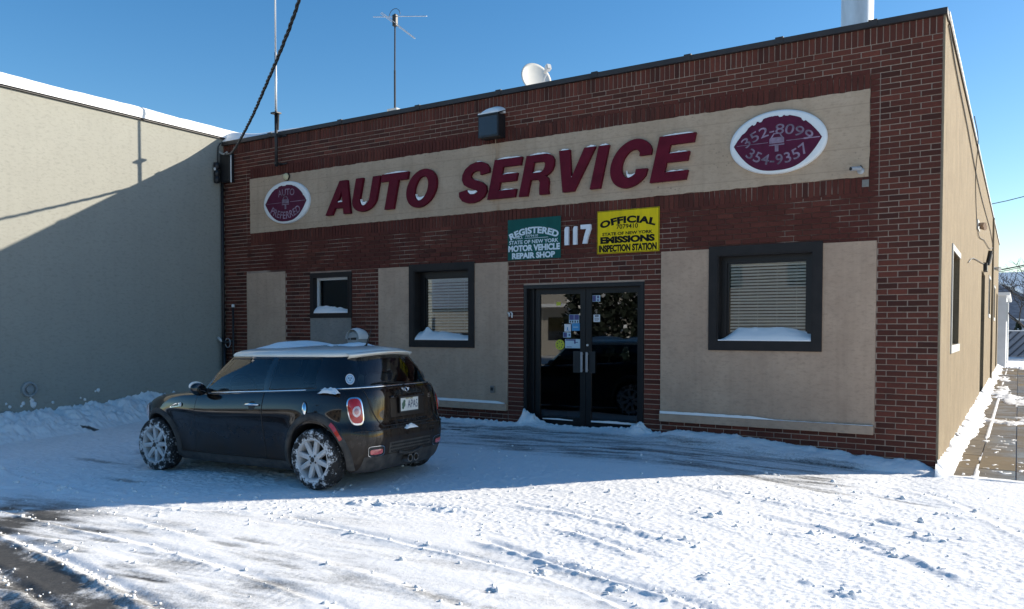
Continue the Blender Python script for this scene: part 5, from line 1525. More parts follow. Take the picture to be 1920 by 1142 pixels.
# dark patch painted for the shade of the plate recess; plate, handle lip, badge
mb = MB(); mb.grid(np.array([[tp(y_, z_, .006) for z_ in np.linspace(.655,.800,6)] for y_ in np.linspace(-.275,.275,16)])); mb.build('plate_recess_shade', pmat('recess_shade_paint',(.010,.007,.006),.35,var=0), tg, smooth=True)
mb = MB(); mb.tube([tp(y_, .812, .012) for y_ in np.linspace(-.27,.27,14)], .014, 8); mb.build('tailgate_handle', CP, tg, smooth=True)
xp = float(tp(0,.72)[0])-.018; zp = .725+.09
pb = MB(); pb.bevbox(xp-.010,xp,-.1525,.1525,zp-.076,zp+.076,.004); plate = pb.build('number_plate', pmat('plate_white',(.55,.57,.55),.5,var=.12,vs=18,kind='obj'), car)
def plate_text(s, y0, y1, z0, z1, off, mat, nm='plate_lettering'):
    vv, ff = text_mesh(s, 1, off); a, b = vv.min(0), vv.max(0)
    uu = (vv[:,0]-a[0])/(b[0]-a[0]); tt = (vv[:,1]-a[1])/(b[1]-a[1])
    Q = np.stack([np.full(len(uu), xp-.0125), y0+(y1-y0)*uu, z0+(z1-z0)*tt], -1)
    m_ = MB(); m_.add(Q, ff); return m_.build(nm, mat, plate, recalc=False)
plate_text('APAS', .03,-.135, zp-.040, zp+.042, .0, pmat('plate_blue',(.03,.05,.12),.5,var=0))
plate_text('NEW YORK', .06,-.06, zp+.052, zp+.070, .03, pmat('plate_gold',(.25,.2,.06),.5,var=0))
mb = MB()
for (yy_, zz_, r_) in ((.095,.0,.028),(.085,.03,.018),(.105,-.03,.018)): mb.lathe([(0,-.0015),(r_,-.0015),(r_,0)], 12, (xp-.011,yy_,zp+zz_), 'x')
mb.build('plate_emblem', pmat('plate_green',(.05,.12,.08),.5,var=0), plate)
fb = MB(); 
for a0 in (0,):
    o_ = [(-.160,zp-.084),(.160,zp-.084),(.160,zp+.084),(-.160,zp+.084)]; i_ = [(-.146,zp-.066),(.146,zp-.066),(.146,zp+.068),(-.146,zp+.068)]
    for q in range(4):
        a, b2, c2, d2 = o_[q], o_[(q+1)%4], i_[(q+1)%4], i_[q]
        fb.add([(xp-.014,*a),(xp-.014,*b2),(xp-.014,*c2),(xp-.014,*d2),(xp,*a),(xp,*b2)], [(0,1,2,3),(0,4,5,1)])
fb.build('plate_frame', M['black'], plate)
zb = .868
mb = MB(); c0 = tp(0, zb, .012)
mb.tube([tp(.022*math.cos(a), zb+.020*math.sin(a), .010) for a in np.linspace(0,2*PI,25)], .004, 6)
for s in (1,-1):
    for j in range(3): mb.tube([tp(s*.026, zb+.010-.009*j, .010), tp(s*(.075-.012*j), zb+.014-.010*j, .007)], [.005,.003], 6)
mb.build('badge', CHR, tg, smooth=True)
def tail_text(s, y0, y1, z0, z1, off, mat):
    vv, ff = text_mesh(s, 1, off); a, b = vv.min(0), vv.max(0)
    uu = (vv[:,0]-a[0])/(b[0]-a[0]); tt = (vv[:,1]-a[1])/(b[1]-a[1])
    Y_ = y0+(y1-y0)*uu; Z_ = z0+(z1-z0)*tt
    m_ = MB(); m_.add(So(phi_y(Y_, Z_), Z_, np.full(len(Y_),.0075)), ff); return m_.build('model_letter', mat, tg, recalc=False)
tail_text('S', -.36,-.43, .775,.815, .05, CHR)

# ---- lamps, bumper trim
def disc_patch(phi_c, z_c, rp, rz, off, n=28, rings=5, dome=.0, ex=2.6, skew=0.):
    r_, a = np.meshgrid(np.arange(rings+1)/rings, 2*PI*np.arange(n)/n, indexing='ij'); ca, sa = np.cos(a), np.sin(a)
    uu = np.sign(ca)*abs(ca)**(2/ex)*r_; vv = np.sign(sa)*abs(sa)**(2/ex)*r_
    V = list(So(phi_c+rp*uu+skew*vv, z_c+rz*vv, off+dome*(1-r_**2.5)).reshape(-1,3))
    return V, [(i*n+j, i*n+(j+1)%n, (i+1)*n+(j+1)%n, (i+1)*n+j) for i in range(rings) for j in range(n)]
def mir(V, s): return [(p[0],p[1]*s,p[2]) for p in V]
zc_ = .728
for s in (1,-1):
    pc = float(phi_y(np.array(.655), np.array(zc_)))
    V, F = disc_patch(pc, zc_, .130, .108, .004, 36, 5, .016, 3.2, -.03); mb = MB(); mb.add(mir(V,s), F); tl_ = mb.build('tail_light', CHR, car, smooth=True)
    V, F = disc_patch(pc, zc_, .112, .095, .010, 36, 5, .018, 3.2, -.03); mb = MB(); mb.add(mir(V,s), F); mb.build('red_lens', RED, tl_, smooth=True)
    V, F = disc_patch(pc+.015, zc_-.006, .066, .043, .024, 30, 4, .012, 2.0); mb = MB(); mb.add(mir(V,s), F); mb.build('clear_lens', LCL, tl_, smooth=True)
    V, F = disc_patch(pc+.015, zc_-.006, .036, .024, .034, 24, 3, .008, 2.0); mb = MB(); mb.add(mir(V,s), F); mb.build('lens_centre', pmat('lamp_pink',(.5,.25,.25),.12,var=0,coat=1), tl_, smooth=True)
    # bumper pods
    py_ = float(phi_y(np.array(.52), np.array(.385)))
    V, F = disc_patch(py_, .385, .145, .048, .003, 32, 4, .004, 5); mb = MB(); mb.add(mir(V,s), F); pod = mb.build('bumper_pod', M['black'], car, smooth=True)
    V, F = disc_patch(py_+.0, .382, .115, .026, .010, 32, 4, .006, 4); mb = MB(); mb.add(mir(V,s), F); mb.build('reflector', pmat('reflector_red',(.50,.10,.10),.2,var=.25,vs=30,kind='obj',coat=1), pod, smooth=True)
    V, F = disc_patch(py_+.0, .385, .150, .052, .0015, 32, 4, .002, 5); mb = MB(); mb.add(mir(V,s), F); mb.build('pod_rim', CHR, pod, smooth=True)
mb = MB(); mb.grid(np.array([[tp(y_, z_, .004) for z_ in np.linspace(.345,.455,6)] for y_ in np.linspace(-.34,.34,22)])); bi = mb.build('bumper_grille', PD, car, smooth=True)
mb = MB()
for i in range(22):
    for j in range(3):
        y_ = -.33+.66*(i+.5*(j%2))/22; z_ = .362+.034*j
        mb.tube([tp(y_-.012, z_-.010, .006), tp(y_+.0, z_+.010, .009), tp(y_+.012, z_-.010, .006)], .003, 4)
mb.build('mesh_ribs', M['black'], bi)
mb = MB(); mb.tube([tp(y_, .345-.035*math.cos(y_/.19*PI/2), .012) for y_ in np.linspace(-.19,.19,14)], .020, 8); mb.build('exhaust_surround', PD, car, smooth=True)
mb = MB(); mb.grid(np.array([[tp(y_, z_, .003) for z_ in np.linspace(.17,.335,6)] for y_ in np.linspace(-.62,.62,30)])); mb.build('valance', PD, car, smooth=True)
for yy_ in (.048,-.048):
    mb = MB(); mb.lathe([(.030,.0),(.041,-.0),(.043,.06),(.041,.26),(.034,.26),(.034,.05),(.0,.05)], 24, (-.615,yy_,.262), 'x'); mb.build('exhaust_tip', pmat('sooty_chrome',(.25,.23,.21),.35,metal=1,var=.3,vs=30,kind='obj'), car, smooth=True, angle=40)
bs_ = [tp(y_, .572, .004) for y_ in np.linspace(-.70,.70,50)]
seam(bs_, .006, 'bumper_gap')

# arch flares and sills in black plastic
for s in (1,-1):
    for wx in WX:
        A = []
        a0, a1 = (R(-16), R(196)) 
        for th in np.linspace(a0, a1, 40):
            row = []
            for r_, o_ in ((.350,-.03),(.348,.010),(.356,.018),(.385,.016),(.408,.003),(.412,-.004)):
                x_ = wx+r_*math.cos(th); z_ = WZ+.01+r_*math.sin(th); z_ = max(z_, .165)
                q = So(phi_x(np.array(x_), np.array(z_)), np.array(z_), np.array(o_)).copy(); q[1] *= s
                row.append((q[0], q[1], q[2]))
            A.append(row)
        mb = MB(); mb.grid(np.array(A)); fl = mb.build('arch_flare', PD, car, smooth=True)
        if wx == 0:
            th0 = R(128); mk = []
            for th in np.linspace(R(150), R(124), 8):
                row = []
                for r_ in (.368,.398):
                    x_ = wx+r_*math.cos(th); z_ = WZ+.01+r_*math.sin(th); q = So(phi_x(np.array(x_),np.array(z_)), np.array(z_), np.array(.022)).copy(); q[1] *= s; row.append(tuple(q))
                mk.append(row)
            mb = MB(); mb.grid(np.array(mk)); mb.build('side_marker', RED, fl, smooth=True)
    mb = MB(); mb.grid(side_patch(.36,2.10,.165,.262,.010,40,8,s)); mb.build('sill', PD, car, smooth=True)
    # fuel cap / scuttle lamp on both flanks as the photo's side shows
    if s == 1:
        pc = float(phi_x(np.array(.10), np.array(.750)))
        V, F = disc_patch(pc, .755, .024, .062, .004, 32, 4, .004, 2.0); mb = MB(); mb.add(mir(V,s), F); fc = mb.build('fuel_cap', M['black'], car, smooth=True)
        V, F = disc_patch(pc, .755, .019, .050, .010, 32, 5, .020, 2.0); mb = MB(); mb.add(mir(V,s), F); mb.build('chrome_dome', CHR, fc, smooth=True)
    def sp2(x, z, o=.006):
        q = So(phi_x(np.array(x), np.array(z)), np.array(z), np.array(o)).copy(); q[1] *= s; return q
    tri = [sp2(1.99,.765),sp2(2.20,.738),sp2(2.19,.752),sp2(2.10,.790),sp2(1.99,.800)]
    mb = MB(); mb.add(tri, [(0,1,2,3,4)]); sc_ = mb.build('scuttle_grille', CHR, car)
    mb = MB()
    for j in range(6): mb.tube([sp2(2.04+.025*j,.762-.003*j,.008), sp2(2.055+.022*j,.792-.006*j,.008)], .0035, 4)
    mb.build('grille_bars', M['black'], sc_)
    pc = float(phi_x(np.array(2.00), np.array(.781))); V, F = disc_patch(pc, .781, .014, .022, .010, 20, 3, .010, 2.0); mb = MB(); mb.add(mir(V,s), F); mb.build('repeater_lamp', pmat('repeater',(.75,.74,.70),.15,var=0,coat=1), sc_, smooth=True)
    # mirror
    bm = bmesh.new(); bmesh.ops.create_icosphere(bm, subdivisions=3, radius=1); mm = MB()
    for q in bm.verts:
        x_, y_, z_ = q.co; q.co = Vector((1.60+.075*x_*(1 if x_ > 0 else .6), s*(.885+.100*y_), .965+.070*z_+.012*y_))
    mm.bm(bm); mo = mm.build('door_mirror', GB, car, smooth=True)
    mb = MB(); mb.tube([(1.60,s*.80,.945),(1.61,s*.70,.925)], [.028,.035], 8); mb.build('mirror_foot', M['black'], mo)
    bm = bmesh.new(); bmesh.ops.create_icosphere(bm, subdivisions=3, radius=1); mm = MB()
    for q in bm.verts:
        x_, y_, z_ = q.co; q.co = Vector((1.618+.072*max(x_,-.05), s*(.888+.096*y_), .990+.060*max(z_,-.35)+.012*y_))
    mm.bm(bm)
    if s == 1: mo2 = mm.build('mirror_frost', M['snow_smooth'], mo, smooth=True)
    # headlight
    zc2 = .66; pc = .62 if s == 1 else .62
    V, F = disc_patch(pc, zc2, .16, .11, .004, 32, 4, .02, 2.2); mb = MB(); mb.add(mir(V,s), F); hl = mb.build('headlight', CHR, car, smooth=True)
    V, F = disc_patch(pc, zc2, .145, .098, .012, 32, 4, .02, 2.2); mb = MB(); mb.add(mir(V,s), F); mb.build('lens', LCL, hl, smooth=True)
# bonnet shut line, washer jet and wiper behind it
seam([So(np.array(p_), np.array(.860), np.array(.001)) for p_ in np.linspace(.95,-.95,40)], .004, 'bonnet_line')
MB().tube([(2.10,.42,.93),(2.02,.30,.955),(1.93,-.05,1.0)], [.012,.010,.006], 6).build('wiper_arm', M['black'], car)
MB().tube([(2.25,.46,.905),(2.24,.46,.945)], [.016,.010], 8).build('washer_jet', M['black'], car)
# rear wiper
gl_i = np.arange(10*k, 12*k+1)
w0 = GH(np.array([12*k]), np.array([.03]))[0]; 
MB().tube([w0+np.array([-.03,0,0]), GH(np.array([11*k]), np.array([.14]))[0]+np.array([-.022,0,.0]), GH(np.array([10*k+3]), np.array([.10]))[0]+np.array([-.015,.0,0])], [.016,.009,.006], 6).build('rear_wiper', M['black'], car, smooth=True)
# round stickers low in the rear screen corners
for s in (1,-1):
    i_ = 9*k+3; base = GH(np.array([i_]), np.array([.27]), s)[0]; n0 = np.cross(GH(np.array([i_+1]), np.array([.27]), s)[0]-GH(np.array([i_-1]), np.array([.27]), s)[0], GH(np.array([i_]), np.array([.32]), s)[0]-GH(np.array([i_]), np.array([.22]), s)[0])
    n0 = n0/np.linalg.norm(n0); n0 = n0*(1 if n0[0] < 0 else -1)
    tx = np.cross(n0, [0,0,1]); tx /= np.linalg.norm(tx); tz = np.cross(tx, n0)
    def dsc(r_, o_): return [base+n0*o_]+[base+n0*o_+tx*r_*math.cos(a)*.85+tz*r_*math.sin(a)*1.15 for a in np.linspace(0,2*PI,24,endpoint=False)]
    F = [(0,i+1,(i+1)%24+1) for i in range(24)]
    mb = MB(); mb.add(dsc(.052,.007), F); stk = mb.build('window_sticker', st['white'], car)
    mb = MB(); mb.add(dsc(.043,.0082), F); mb.build('sticker_ring', st['navy'] if s < 0 else st['blue'], stk)
    mb = MB(); mb.add(dsc(.036,.0094), F); mb.build('sticker_centre', st['lblue'], stk)
    mb = MB()
    for j, (a, b_) in enumerate(((-.012,.010),(.012,.010),(0,-.012))): mb.add([base+n0*.0105+tx*(a+.008*math.cos(q))+tz*(b_+.008*math.sin(q)) for q in np.linspace(0,2*PI,10,endpoint=False)], [tuple(range(10))])
    mb.build('sticker_print', st['navy'], stk)
# interior
def seat(x, y_, nm):
    mb = MB(); mb.bevbox(x-.10,x+.38,y_-.23,y_+.23,.40,.62,.05)
    q = MB(); q.bevbox(-.06,.06,-.22,.22,0,.52,.05); ca, sa = math.cos(R(-14)), math.sin(R(-14))
    mb.add([(x-.10+a*ca+c_*sa, y_+b_, .58-a*sa+c_*ca) for a, b_, c_ in q.v], q.f)
    q = MB(); q.bevbox(-.045,.045,-.125,.125,.55,.73,.04); mb.add([(x-.10+a*ca+c_*sa, y_+b_, .58-a*sa+c_*ca) for a, b_, c_ in q.v], q.f)
    mb.build(nm, INT, car, smooth=True, angle=50)
seat(1.05,.34,'seat'); seat(1.05,-.34,'seat')
mb = MB()
for y_ in (.28,-.28):
    q = MB(); q.bevbox(-.06,.06,-.24,.24,0,.42,.05); mb.add([(.12+a+c_*-.25, y_+b_, .70+c_) for a, b_, c_ in q.v], q.f)
    q = MB(); q.bevbox(-.04,.04,-.10,.10,.42,.56,.03); mb.add([(.12+a+c_*-.25, y_+b_, .70+c_) for a, b_, c_ in q.v], q.f)
mb.build('rear_bench', INT, car, smooth=True, angle=50)
MB().bevbox(1.62,1.95,-.66,.66,.70,.95,.05).build('dashboard', INT, car)
MB().tube([(1.52+.06*math.sin(a), .34+.185*math.cos(a), .93+.17*math.sin(a)) for a in np.linspace(0,2*PI,28)], .014, 6).build('steering_wheel', M['black'], car, smooth=True)
MB().bevbox(1.40,1.43,-.12,.12,1.20,1.27,.01).build('mirror_inside', M['black'], car)
# snow lying on the car (part of its load, separate things)

# ---- wheels
def tyre_mat():
    m, nt, n, l, p = nodes('snowy_tyre'); v = coord(nt, 'obj')
    nz = noise(nt, v, 12, 6, .72); fz = noise(nt, v, 55, 4, .7)
    xs = n.new('ShaderNodeSeparateXYZ'); l.new(v, xs.inputs[0])
    rad = math_(nt, 'SQRT', math_(nt, 'ADD', math_(nt, 'POWER', xs.outputs[0], 2.0), math_(nt, 'POWER', xs.outputs[2], 2.0)))
    ring = math_(nt, 'ADD', mapr(nt, rad, .20, .25, .12, 0), mapr(nt, rad, .285, .30, 0, -.06))
    f = mapr(nt, math_(nt, 'ADD', math_(nt, 'MULTIPLY', nz, .72), math_(nt, 'ADD', math_(nt, 'MULTIPLY', fz, .42), ring)), .58, .68)
    l.new(mixc(nt, math_(nt, 'MULTIPLY', f, .92), (.014,.014,.015), (.74,.76,.78)), p.inputs['Base Color']); p.inputs['Roughness'].default_value = .85
    l.new(bump(nt, fz, .6, .01), p.inputs['Normal']); return m
def rim_mat():
    m, nt, n, l, p = nodes('salty_alloy'); v = coord(nt, 'obj')
    f = mapr(nt, noise(nt, v, 9, 6, .65), .42, .66)
    l.new(mixc(nt, math_(nt, 'MULTIPLY', f, .6), (.46,.47,.48), (.66,.68,.70)), p.inputs['Base Color']); p.inputs['Metallic'].default_value = .15; p.inputs['Roughness'].default_value = .55
    return m
TY, RM = tyre_mat(), rim_mat()
def make_wheel():
    """axis along +y (outer face at +y), origin at hub"""
    parts = {}
    n = 144; prof = []
    W2 = .095
    pr_ = [(.196,W2-.012),(.204,W2+.002),(.225,W2+.008),(.255,W2+.010),(.280,W2+.004),(.294,W2-.010),(.302,W2-.026)]
    inner = [(r_,-y_) for r_, y_ in pr_[::-1]]
    tread = [(.3045, y_) for y_ in np.linspace(W2-.032,-(W2-.032),19)]
    prof = pr_+tread+inner
    V = []
    for k_ in range(n):
        th = 2*PI*k_/n
        for i, (r_, y_) in enumerate(prof):
            dr = 0
            if abs(y_) < W2-.02 and len(pr_) <= i < len(pr_)+len(tread):
                a = (th*18+abs(y_)*60) % (2*PI)
                g = 1 if math.sin(a) > -.25 else 0
                if abs(abs(y_)-.033) < .008: g = 0
                dr = -.009*(1-g)
            if i in (5,6) or i in (len(prof)-6,len(prof)-7): dr = -.004*(1 if math.sin(th*36) > 0 else 0)
            V.append(((r_+dr)*math.sin(th), y_, (r_+dr)*math.cos(th)))
    m_ = len(prof); mb = MB(); mb.add(V, [(k_*m_+i, ((k_+1)%n)*m_+i, ((k_+1)%n)*m_+i+1, k_*m_+i+1) for k_ in range(n) for i in range(m_-1)])
    parts['tyre'] = (mb, TY, True)
    mb = MB(); mb.lathe([(.205,.085),(.208,.098),(.200,.100),(.192,.090),(.184,.060),(.176,-.08),(.205,-.09)], 72, (0,0,0), 'y'); parts['rim'] = (mb, RM, True)
    mb = MB()
    for j in range(8):
        a = 2*PI*j/8+R(22.5); ca, sa = math.cos(a), math.sin(a)
        def q(u, r_, y_): return (r_*ca-u*sa, y_, r_*sa+u*ca)
        for (r0, r1, w0, w1, y0, y1) in ((.045,.190,.026,.0215,.078,.088),):
            vs = [q(-w0,r0,y0),q(w0,r0,y0),q(w1,r1,y1),q(-w1,r1,y1), q(-w0*1.1,r0,y0-.03),q(w0*1.1,r0,y0-.03),q(w1*1.15,r1,y1-.035),q(-w1*1.15,r1,y1-.035), q(0,r0,y0+.007),q(0,r1,y1+.003)]
            mb.add(vs, [(0,8,9,3),(8,1,2,9),(1,5,6,2),(4,0,3,7),(3,9,2,6,7),(5,4,7,6)])
    parts['spokes'] = (mb, RM, False)
    mb = MB(); mb.lathe([(0,.094),(.028,.094),(.032,.088),(.058,.086),(.064,.076),(.066,.03)], 32, (0,0,0), 'y'); parts['hub'] = (mb, RM, True)
    mb = MB(); mb.lathe([(0,.0965),(.024,.0965),(.027,.0935)], 24, (0,0,0), 'y')
    for j in range(4):
        a = 2*PI*j/4+R(45); mb.lathe([(0,.0895),(.0105,.0895),(.011,.082)], 12, (.044*math.cos(a),0,.044*math.sin(a)), 'y')
    parts['centre_cap'] = (mb, M['black'], False)
    mb = MB(); mb.lathe([(.04,-.01),(.145,-.01),(.145,.010),(.04,.010)], 40, (0,0,0), 'y'); parts['brake_disc'] = (mb, M['black'], False)
    mb = MB(); mb.lathe([(0,-.06),(.178,-.06)], 40, (0,0,0), 'y'); parts['backing'] = (mb, M['black'], False)
    return parts
wp_ = make_wheel(); wmesh = {}
for nm_, (mb, mt, sm__) in wp_.items():
    me = bpy.data.meshes.new(nm_); me.from_pydata(mb.v, [], mb.f); bm = bmesh.new(); bm.from_mesh(me); bmesh.ops.recalc_face_normals(bm, faces=bm.faces); bm.to_mesh(me); bm.free()
    me.materials.append(mt)
    if sm__: me.polygons.foreach_set('use_smooth', [True]*len(me.polygons)); me.set_sharp_from_angle(angle=R(40))
    wmesh[nm_] = me
for wx in WX:
    for s in (1,-1):
        tyre = bpy.data.objects.new('wheel', wmesh['tyre']); COL.objects.link(tyre); tyre.parent = car
        tyre.location = (wx, s*.728, WZ); tyre.rotation_euler = (0, rng.uniform(0,6.28) if wx else R(8), 0 if s == 1 else PI)
        for nm_ in wmesh:
            if nm_ == 'tyre': continue
            c_ = bpy.data.objects.new(nm_, wmesh[nm_]); COL.objects.link(c_); c_.parent = tyre
# ---- snow on the roof and ledges of the car
CM = car.matrix_basis.copy()
def car_snow(label, x0, x1, y0, y1, zf, hf, nx=50, ny=34):
    U, V = np.meshgrid(np.linspace(0,1,nx), np.linspace(0,1,ny), indexing='ij')
    X = x0+(x1-x0)*U; Y = y0+(y1-y0)*V; h_ = hf(U,V,X,Y); Z = zf(X,Y)+h_
    co = [CM @ Vector((a,b,c_)) for a,b,c_ in zip(X.ravel(),Y.ravel(),Z.ravel())]
    mb = MB(); mb.grid(np.array([q[:] for q in co]).reshape(nx,ny,3)); o = mb.build('snow_patch', M['snow_smooth'], None, smooth=True); return tag(o, label, 'snow', 'snow lying on the car')
def roofz(X, Y):
    r_ = np.clip(np.maximum(np.abs((X-.62)/.92), np.abs(Y/.60)),0,1); 
    return 1.352+.078*(1-r_**2.2)-.012
car_snow('patch of snow on the front of the white car roof', .55,1.45,-.5,.5,roofz, lambda U,V,X,Y: -.030+.100*np.sin(PI*np.clip(U,.01,.99))**.5*np.sin(PI*np.clip(V,.01,.99))**.5+.030*(fbm(U*4,V*4,4,51)-.5))
car_snow('ragged snow along the back of the white car roof', -.15,.50,-.48,.46,roofz, lambda U,V,X,Y: -.045+.080*np.sin(PI*np.clip(U,.01,.99))**.5*np.sin(PI*np.clip(V,.01,.99))**.5+.075*(fbm(U*5,V*5,4,52)-.5))
bq = S(np.array(float(phi_x(np.array(-.10),np.array(.9135)))), np.array(.9135))
car_snow('small clump of snow on the rear shoulder of the car', -.27,-.03,.68,.775, lambda X,Y: .985+.012*(0-X)*0+0*X, lambda U,V,X,Y: -.03+.07*np.sin(PI*np.clip(U,.01,.99))**.6*np.sin(PI*np.clip(V,.01,.99))**.6*(.4+1.0*fbm(U*5,V*3,3,53)), 24, 14)
car_snow('bit of snow on the rear bumper ledge', -.615,-.555,-.10,.10, lambda X,Y: .585+0*X, lambda U,V,X,Y: -.02+.05*np.sin(PI*np.clip(U,.01,.99))**.6*np.sin(PI*np.clip(V,.01,.99))**.6*(.4+1.0*fbm(U*3,V*5,3,54)), 12, 20)
# ================================================================== far things beside and behind the shop
FW = pmat('white_block', (.62,.64,.66), .8, var=.08, vs=2)
G = thing('white_garage', 'low white block garage standing behind the shop', 'building', (-2,33.5,0))
MB().box(-6,.28,33.0,44.0,-.1,3.2).build('wall', FW, G)
MB().box(-6.1,.42,32.9,44.1,3.2,3.34).build('roof', M['snow_smooth'], G)
MB().box(.28,.34,36.0,38.6,.0,2.3).build('door', pmat('garage_door',(.70,.70,.68),.6), G)
MB().box(.24,.36,33.1,33.2,2.0,2.9).build('downpipe', M['white_vinyl'], G)
# house with a snowy shingle roof
HS = pmat('shingle_snow', (.20,.22,.27), .9, col2=(.10,.11,.14), vs=3.0, stretch=(1,1,4))
Hs = thing('snowy_house', 'house with dark shingle roof half covered in snow behind the fence', 'house', (3,62,0))
MB().box(-5.5,12,60,70,-.1,3.2).build('wall', pmat('house_siding',(.42,.45,.50),.8), Hs)
rf = MB(); rf.add([(-6,59,3.0),(12.5,59,3.0),(12.5,66,6.2),(-6,66,6.2),(-6,73,3.0),(12.5,73,3.0)], [(0,1,2,3),(3,2,5,4)]); rf.build('roof', HS, Hs)
rs = MB(); rs.add([(-6,62.5,4.62),(12.5,61.0,3.93),(12.5,66,6.25),(-6,66,6.25)], [(0,1,2,3)]); rs.build('roof_snow', M['snow_smooth'], Hs)
rs = MB(); rs.add([(-1.5,56.0,5.4),(2.8,56.0,3.2),(2.8,56.0,3.38),(-1.5,56.0,5.58),(-1.5,60,5.4),(2.8,60,3.2),(2.8,60,3.38),(-1.5,60,5.58)], [(0,1,2,3),(4,7,6,5),(0,4,5,1),(3,2,6,7)]); rs.build('porch_roof', M['snow_smooth'], Hs)
rs = MB(); rs.add([(-1.5,56.1,0),(2.6,56.1,0),(2.6,56.1,3.2),(-1.5,56.1,5.3)], [(0,1,2,3)]); rs.build('gable', HS, Hs)
for k in range(3): MB().box(-.5+1.9*k,.4+1.9*k,59.93,59.99,1.1,2.3).build('window', M['door_glass'], Hs)
G2 = thing('pale_shed', 'pale low shed with a snowy roof behind the fence', 'shed', (2.5,50,0))
MB().box(.7,6,50,54,-.1,1.75).build('wall', FW, G2); 
rs = MB(); rs.add([(.5,49.7,2.25),(6.2,49.7,1.7),(6.2,54.3,1.7),(.5,54.3,2.25),(.5,49.7,2.35),(6.2,49.7,1.8),(6.2,54.3,1.8),(.5,54.3,2.35)], [(0,3,2,1),(4,5,6,7),(0,1,5,4),(1,2,6,5),(2,3,7,6),(3,0,4,7)]); rs.build('roof', M['snow_smooth'], G2)
FN = pmat('fence_blue_grey', (.22,.25,.31), .8, var=.1)
Fe = thing('slat_fence', 'grey fence of slanted slats behind the shop', 'fence', (1,46,0))
fd = pmat('fence_dark', (.05,.06,.08), .8)
MB().box(.15,6,46.0,46.05,.0,1.55).build('backing', FN, Fe)
for k in range(16):
    x_ = -1.0+.42*k
    P_ = [(x_,.05),(x_+.10,.05),(x_+1.45,1.5),(x_+1.35,1.5)]
    P_ = [(max(.16,a),b if a >= .16 else b+(.16-a)*1.07) for a, b in P_]
    if max(p[0] for p in P_) <= .2: continue
    MB().prism(P_, 45.94, 45.99).build('slat', fd, Fe)
MB().box(.15,6,45.90,45.99,1.55,1.60).build('top_rail', M['snow_smooth'], Fe)
# bare tree
def bare_tree(name, label, x, y, h, seed, spread=1.0):
    rr = random.Random(seed); t = thing(name, label, 'tree', (x,y,0), 'bare trees behind the shop')
    tm = pmat('bark', (.05,.045,.042), .9)
    tr_ = MB(); cr = MB()
    tr_.tube([(x,y,-.1),(x+.05,y,h*.2),(x-.05,y,h*.4)], [.16,.13,.10], 8); tr_.build('trunk', tm, t)
    def br(p, d, L, r_, lv):
        q = p+d*L; m_ = p+d*L*.5+Vector((rr.uniform(-.1,.1),rr.uniform(-.1,.1),rr.uniform(0,.12)))*L*.6
        cr.tube([p,m_,q], [r_,r_*.8,r_*.5], 5 if lv < 3 else 4, cap=False)
        if lv >= 5: return
        for k in range(3 if lv < 3 else 2):
            nd = (d+Vector((rr.uniform(-1,1)*spread,rr.uniform(-1,1)*spread,rr.uniform(-.25,.7)))*.75).normalized()
            br(p.lerp(q, rr.uniform(.5,1)), nd, L*rr.uniform(.6,.85), max(.008,r_*.6), lv+1)
    for k in range(5):
        a = k*2*PI/5+rr.random(); br(Vector((x,y,h*rr.uniform(.22,.4))), Vector((math.cos(a)*.7,math.sin(a)*.7,.8)).normalized(), h*.24, .06, 0)
    cr.build('crown', tm, t)
bare_tree('bare_tree', 'bare dark tree in front of the snowy house', 2.5, 48.5, 5.2, 4, 1.3)
bare_tree('bare_tree', 'bare tree rising above the house roof', 4.8, 78, 9.5, 9, 1.1)
bare_tree('bare_tree', 'dark bare tree close behind the white garage', 1.3, 39.5, 6.0, 21, 1.2)
bare_tree('bare_tree', 'bare tree leaning by the slat fence', 3.6, 44, 6.5, 33, 1.2)
t = thing('small_evergreen', 'small dark evergreen bush by the shed', 'shrub', (.75,48.6,0))
mb = MB(); mb.tube([(.75,48.6,0),(.75,48.6,1.0)], .05, 6); mb.build('trunk', pmat('bark2',(.05,.04,.03),.9), t)
mb = MB(); rr = random.Random(3)
for k in range(260):
    z_ = rr.uniform(.9,2.15); r_ = (2.2-z_)*.42*math.sqrt(rr.random()); a = rr.random()*6.28; p = Vector((.75+r_*math.cos(a),48.6+r_*math.sin(a),z_)); s_ = .10
    d1 = Vector((rr.uniform(-1,1),rr.uniform(-1,1),rr.uniform(-1,1))).normalized()*s_; d2 = d1.cross(Vector((rr.uniform(-1,1),rr.uniform(-1,1),rr.uniform(-1,1)))).normalized()*s_*.5
    mb.add([p-d1,p+d2,p+d1,p-d2], [(0,1,2,3)])
mb.build('crown', pmat('evergreen',(.02,.035,.02),.8), t)
# overhead lines to the right
t = thing('overhead_wires', 'thin overhead wires crossing the sky behind the shop', 'wire', (0,33,5))
for (z0, z1, y0) in ((7.5,8.3,33),(4.85,5.5,40),(4.75,5.2,38),(4.9,5.9,42),(4.3,5.6,50)):
    MB().tube(cat([(-8,y0-.5,z0-.5),(0.2,y0,z0),(9,y0+.5,z1+2.0)], 10), .018, 5).build('line', M['dark_steel'], t)

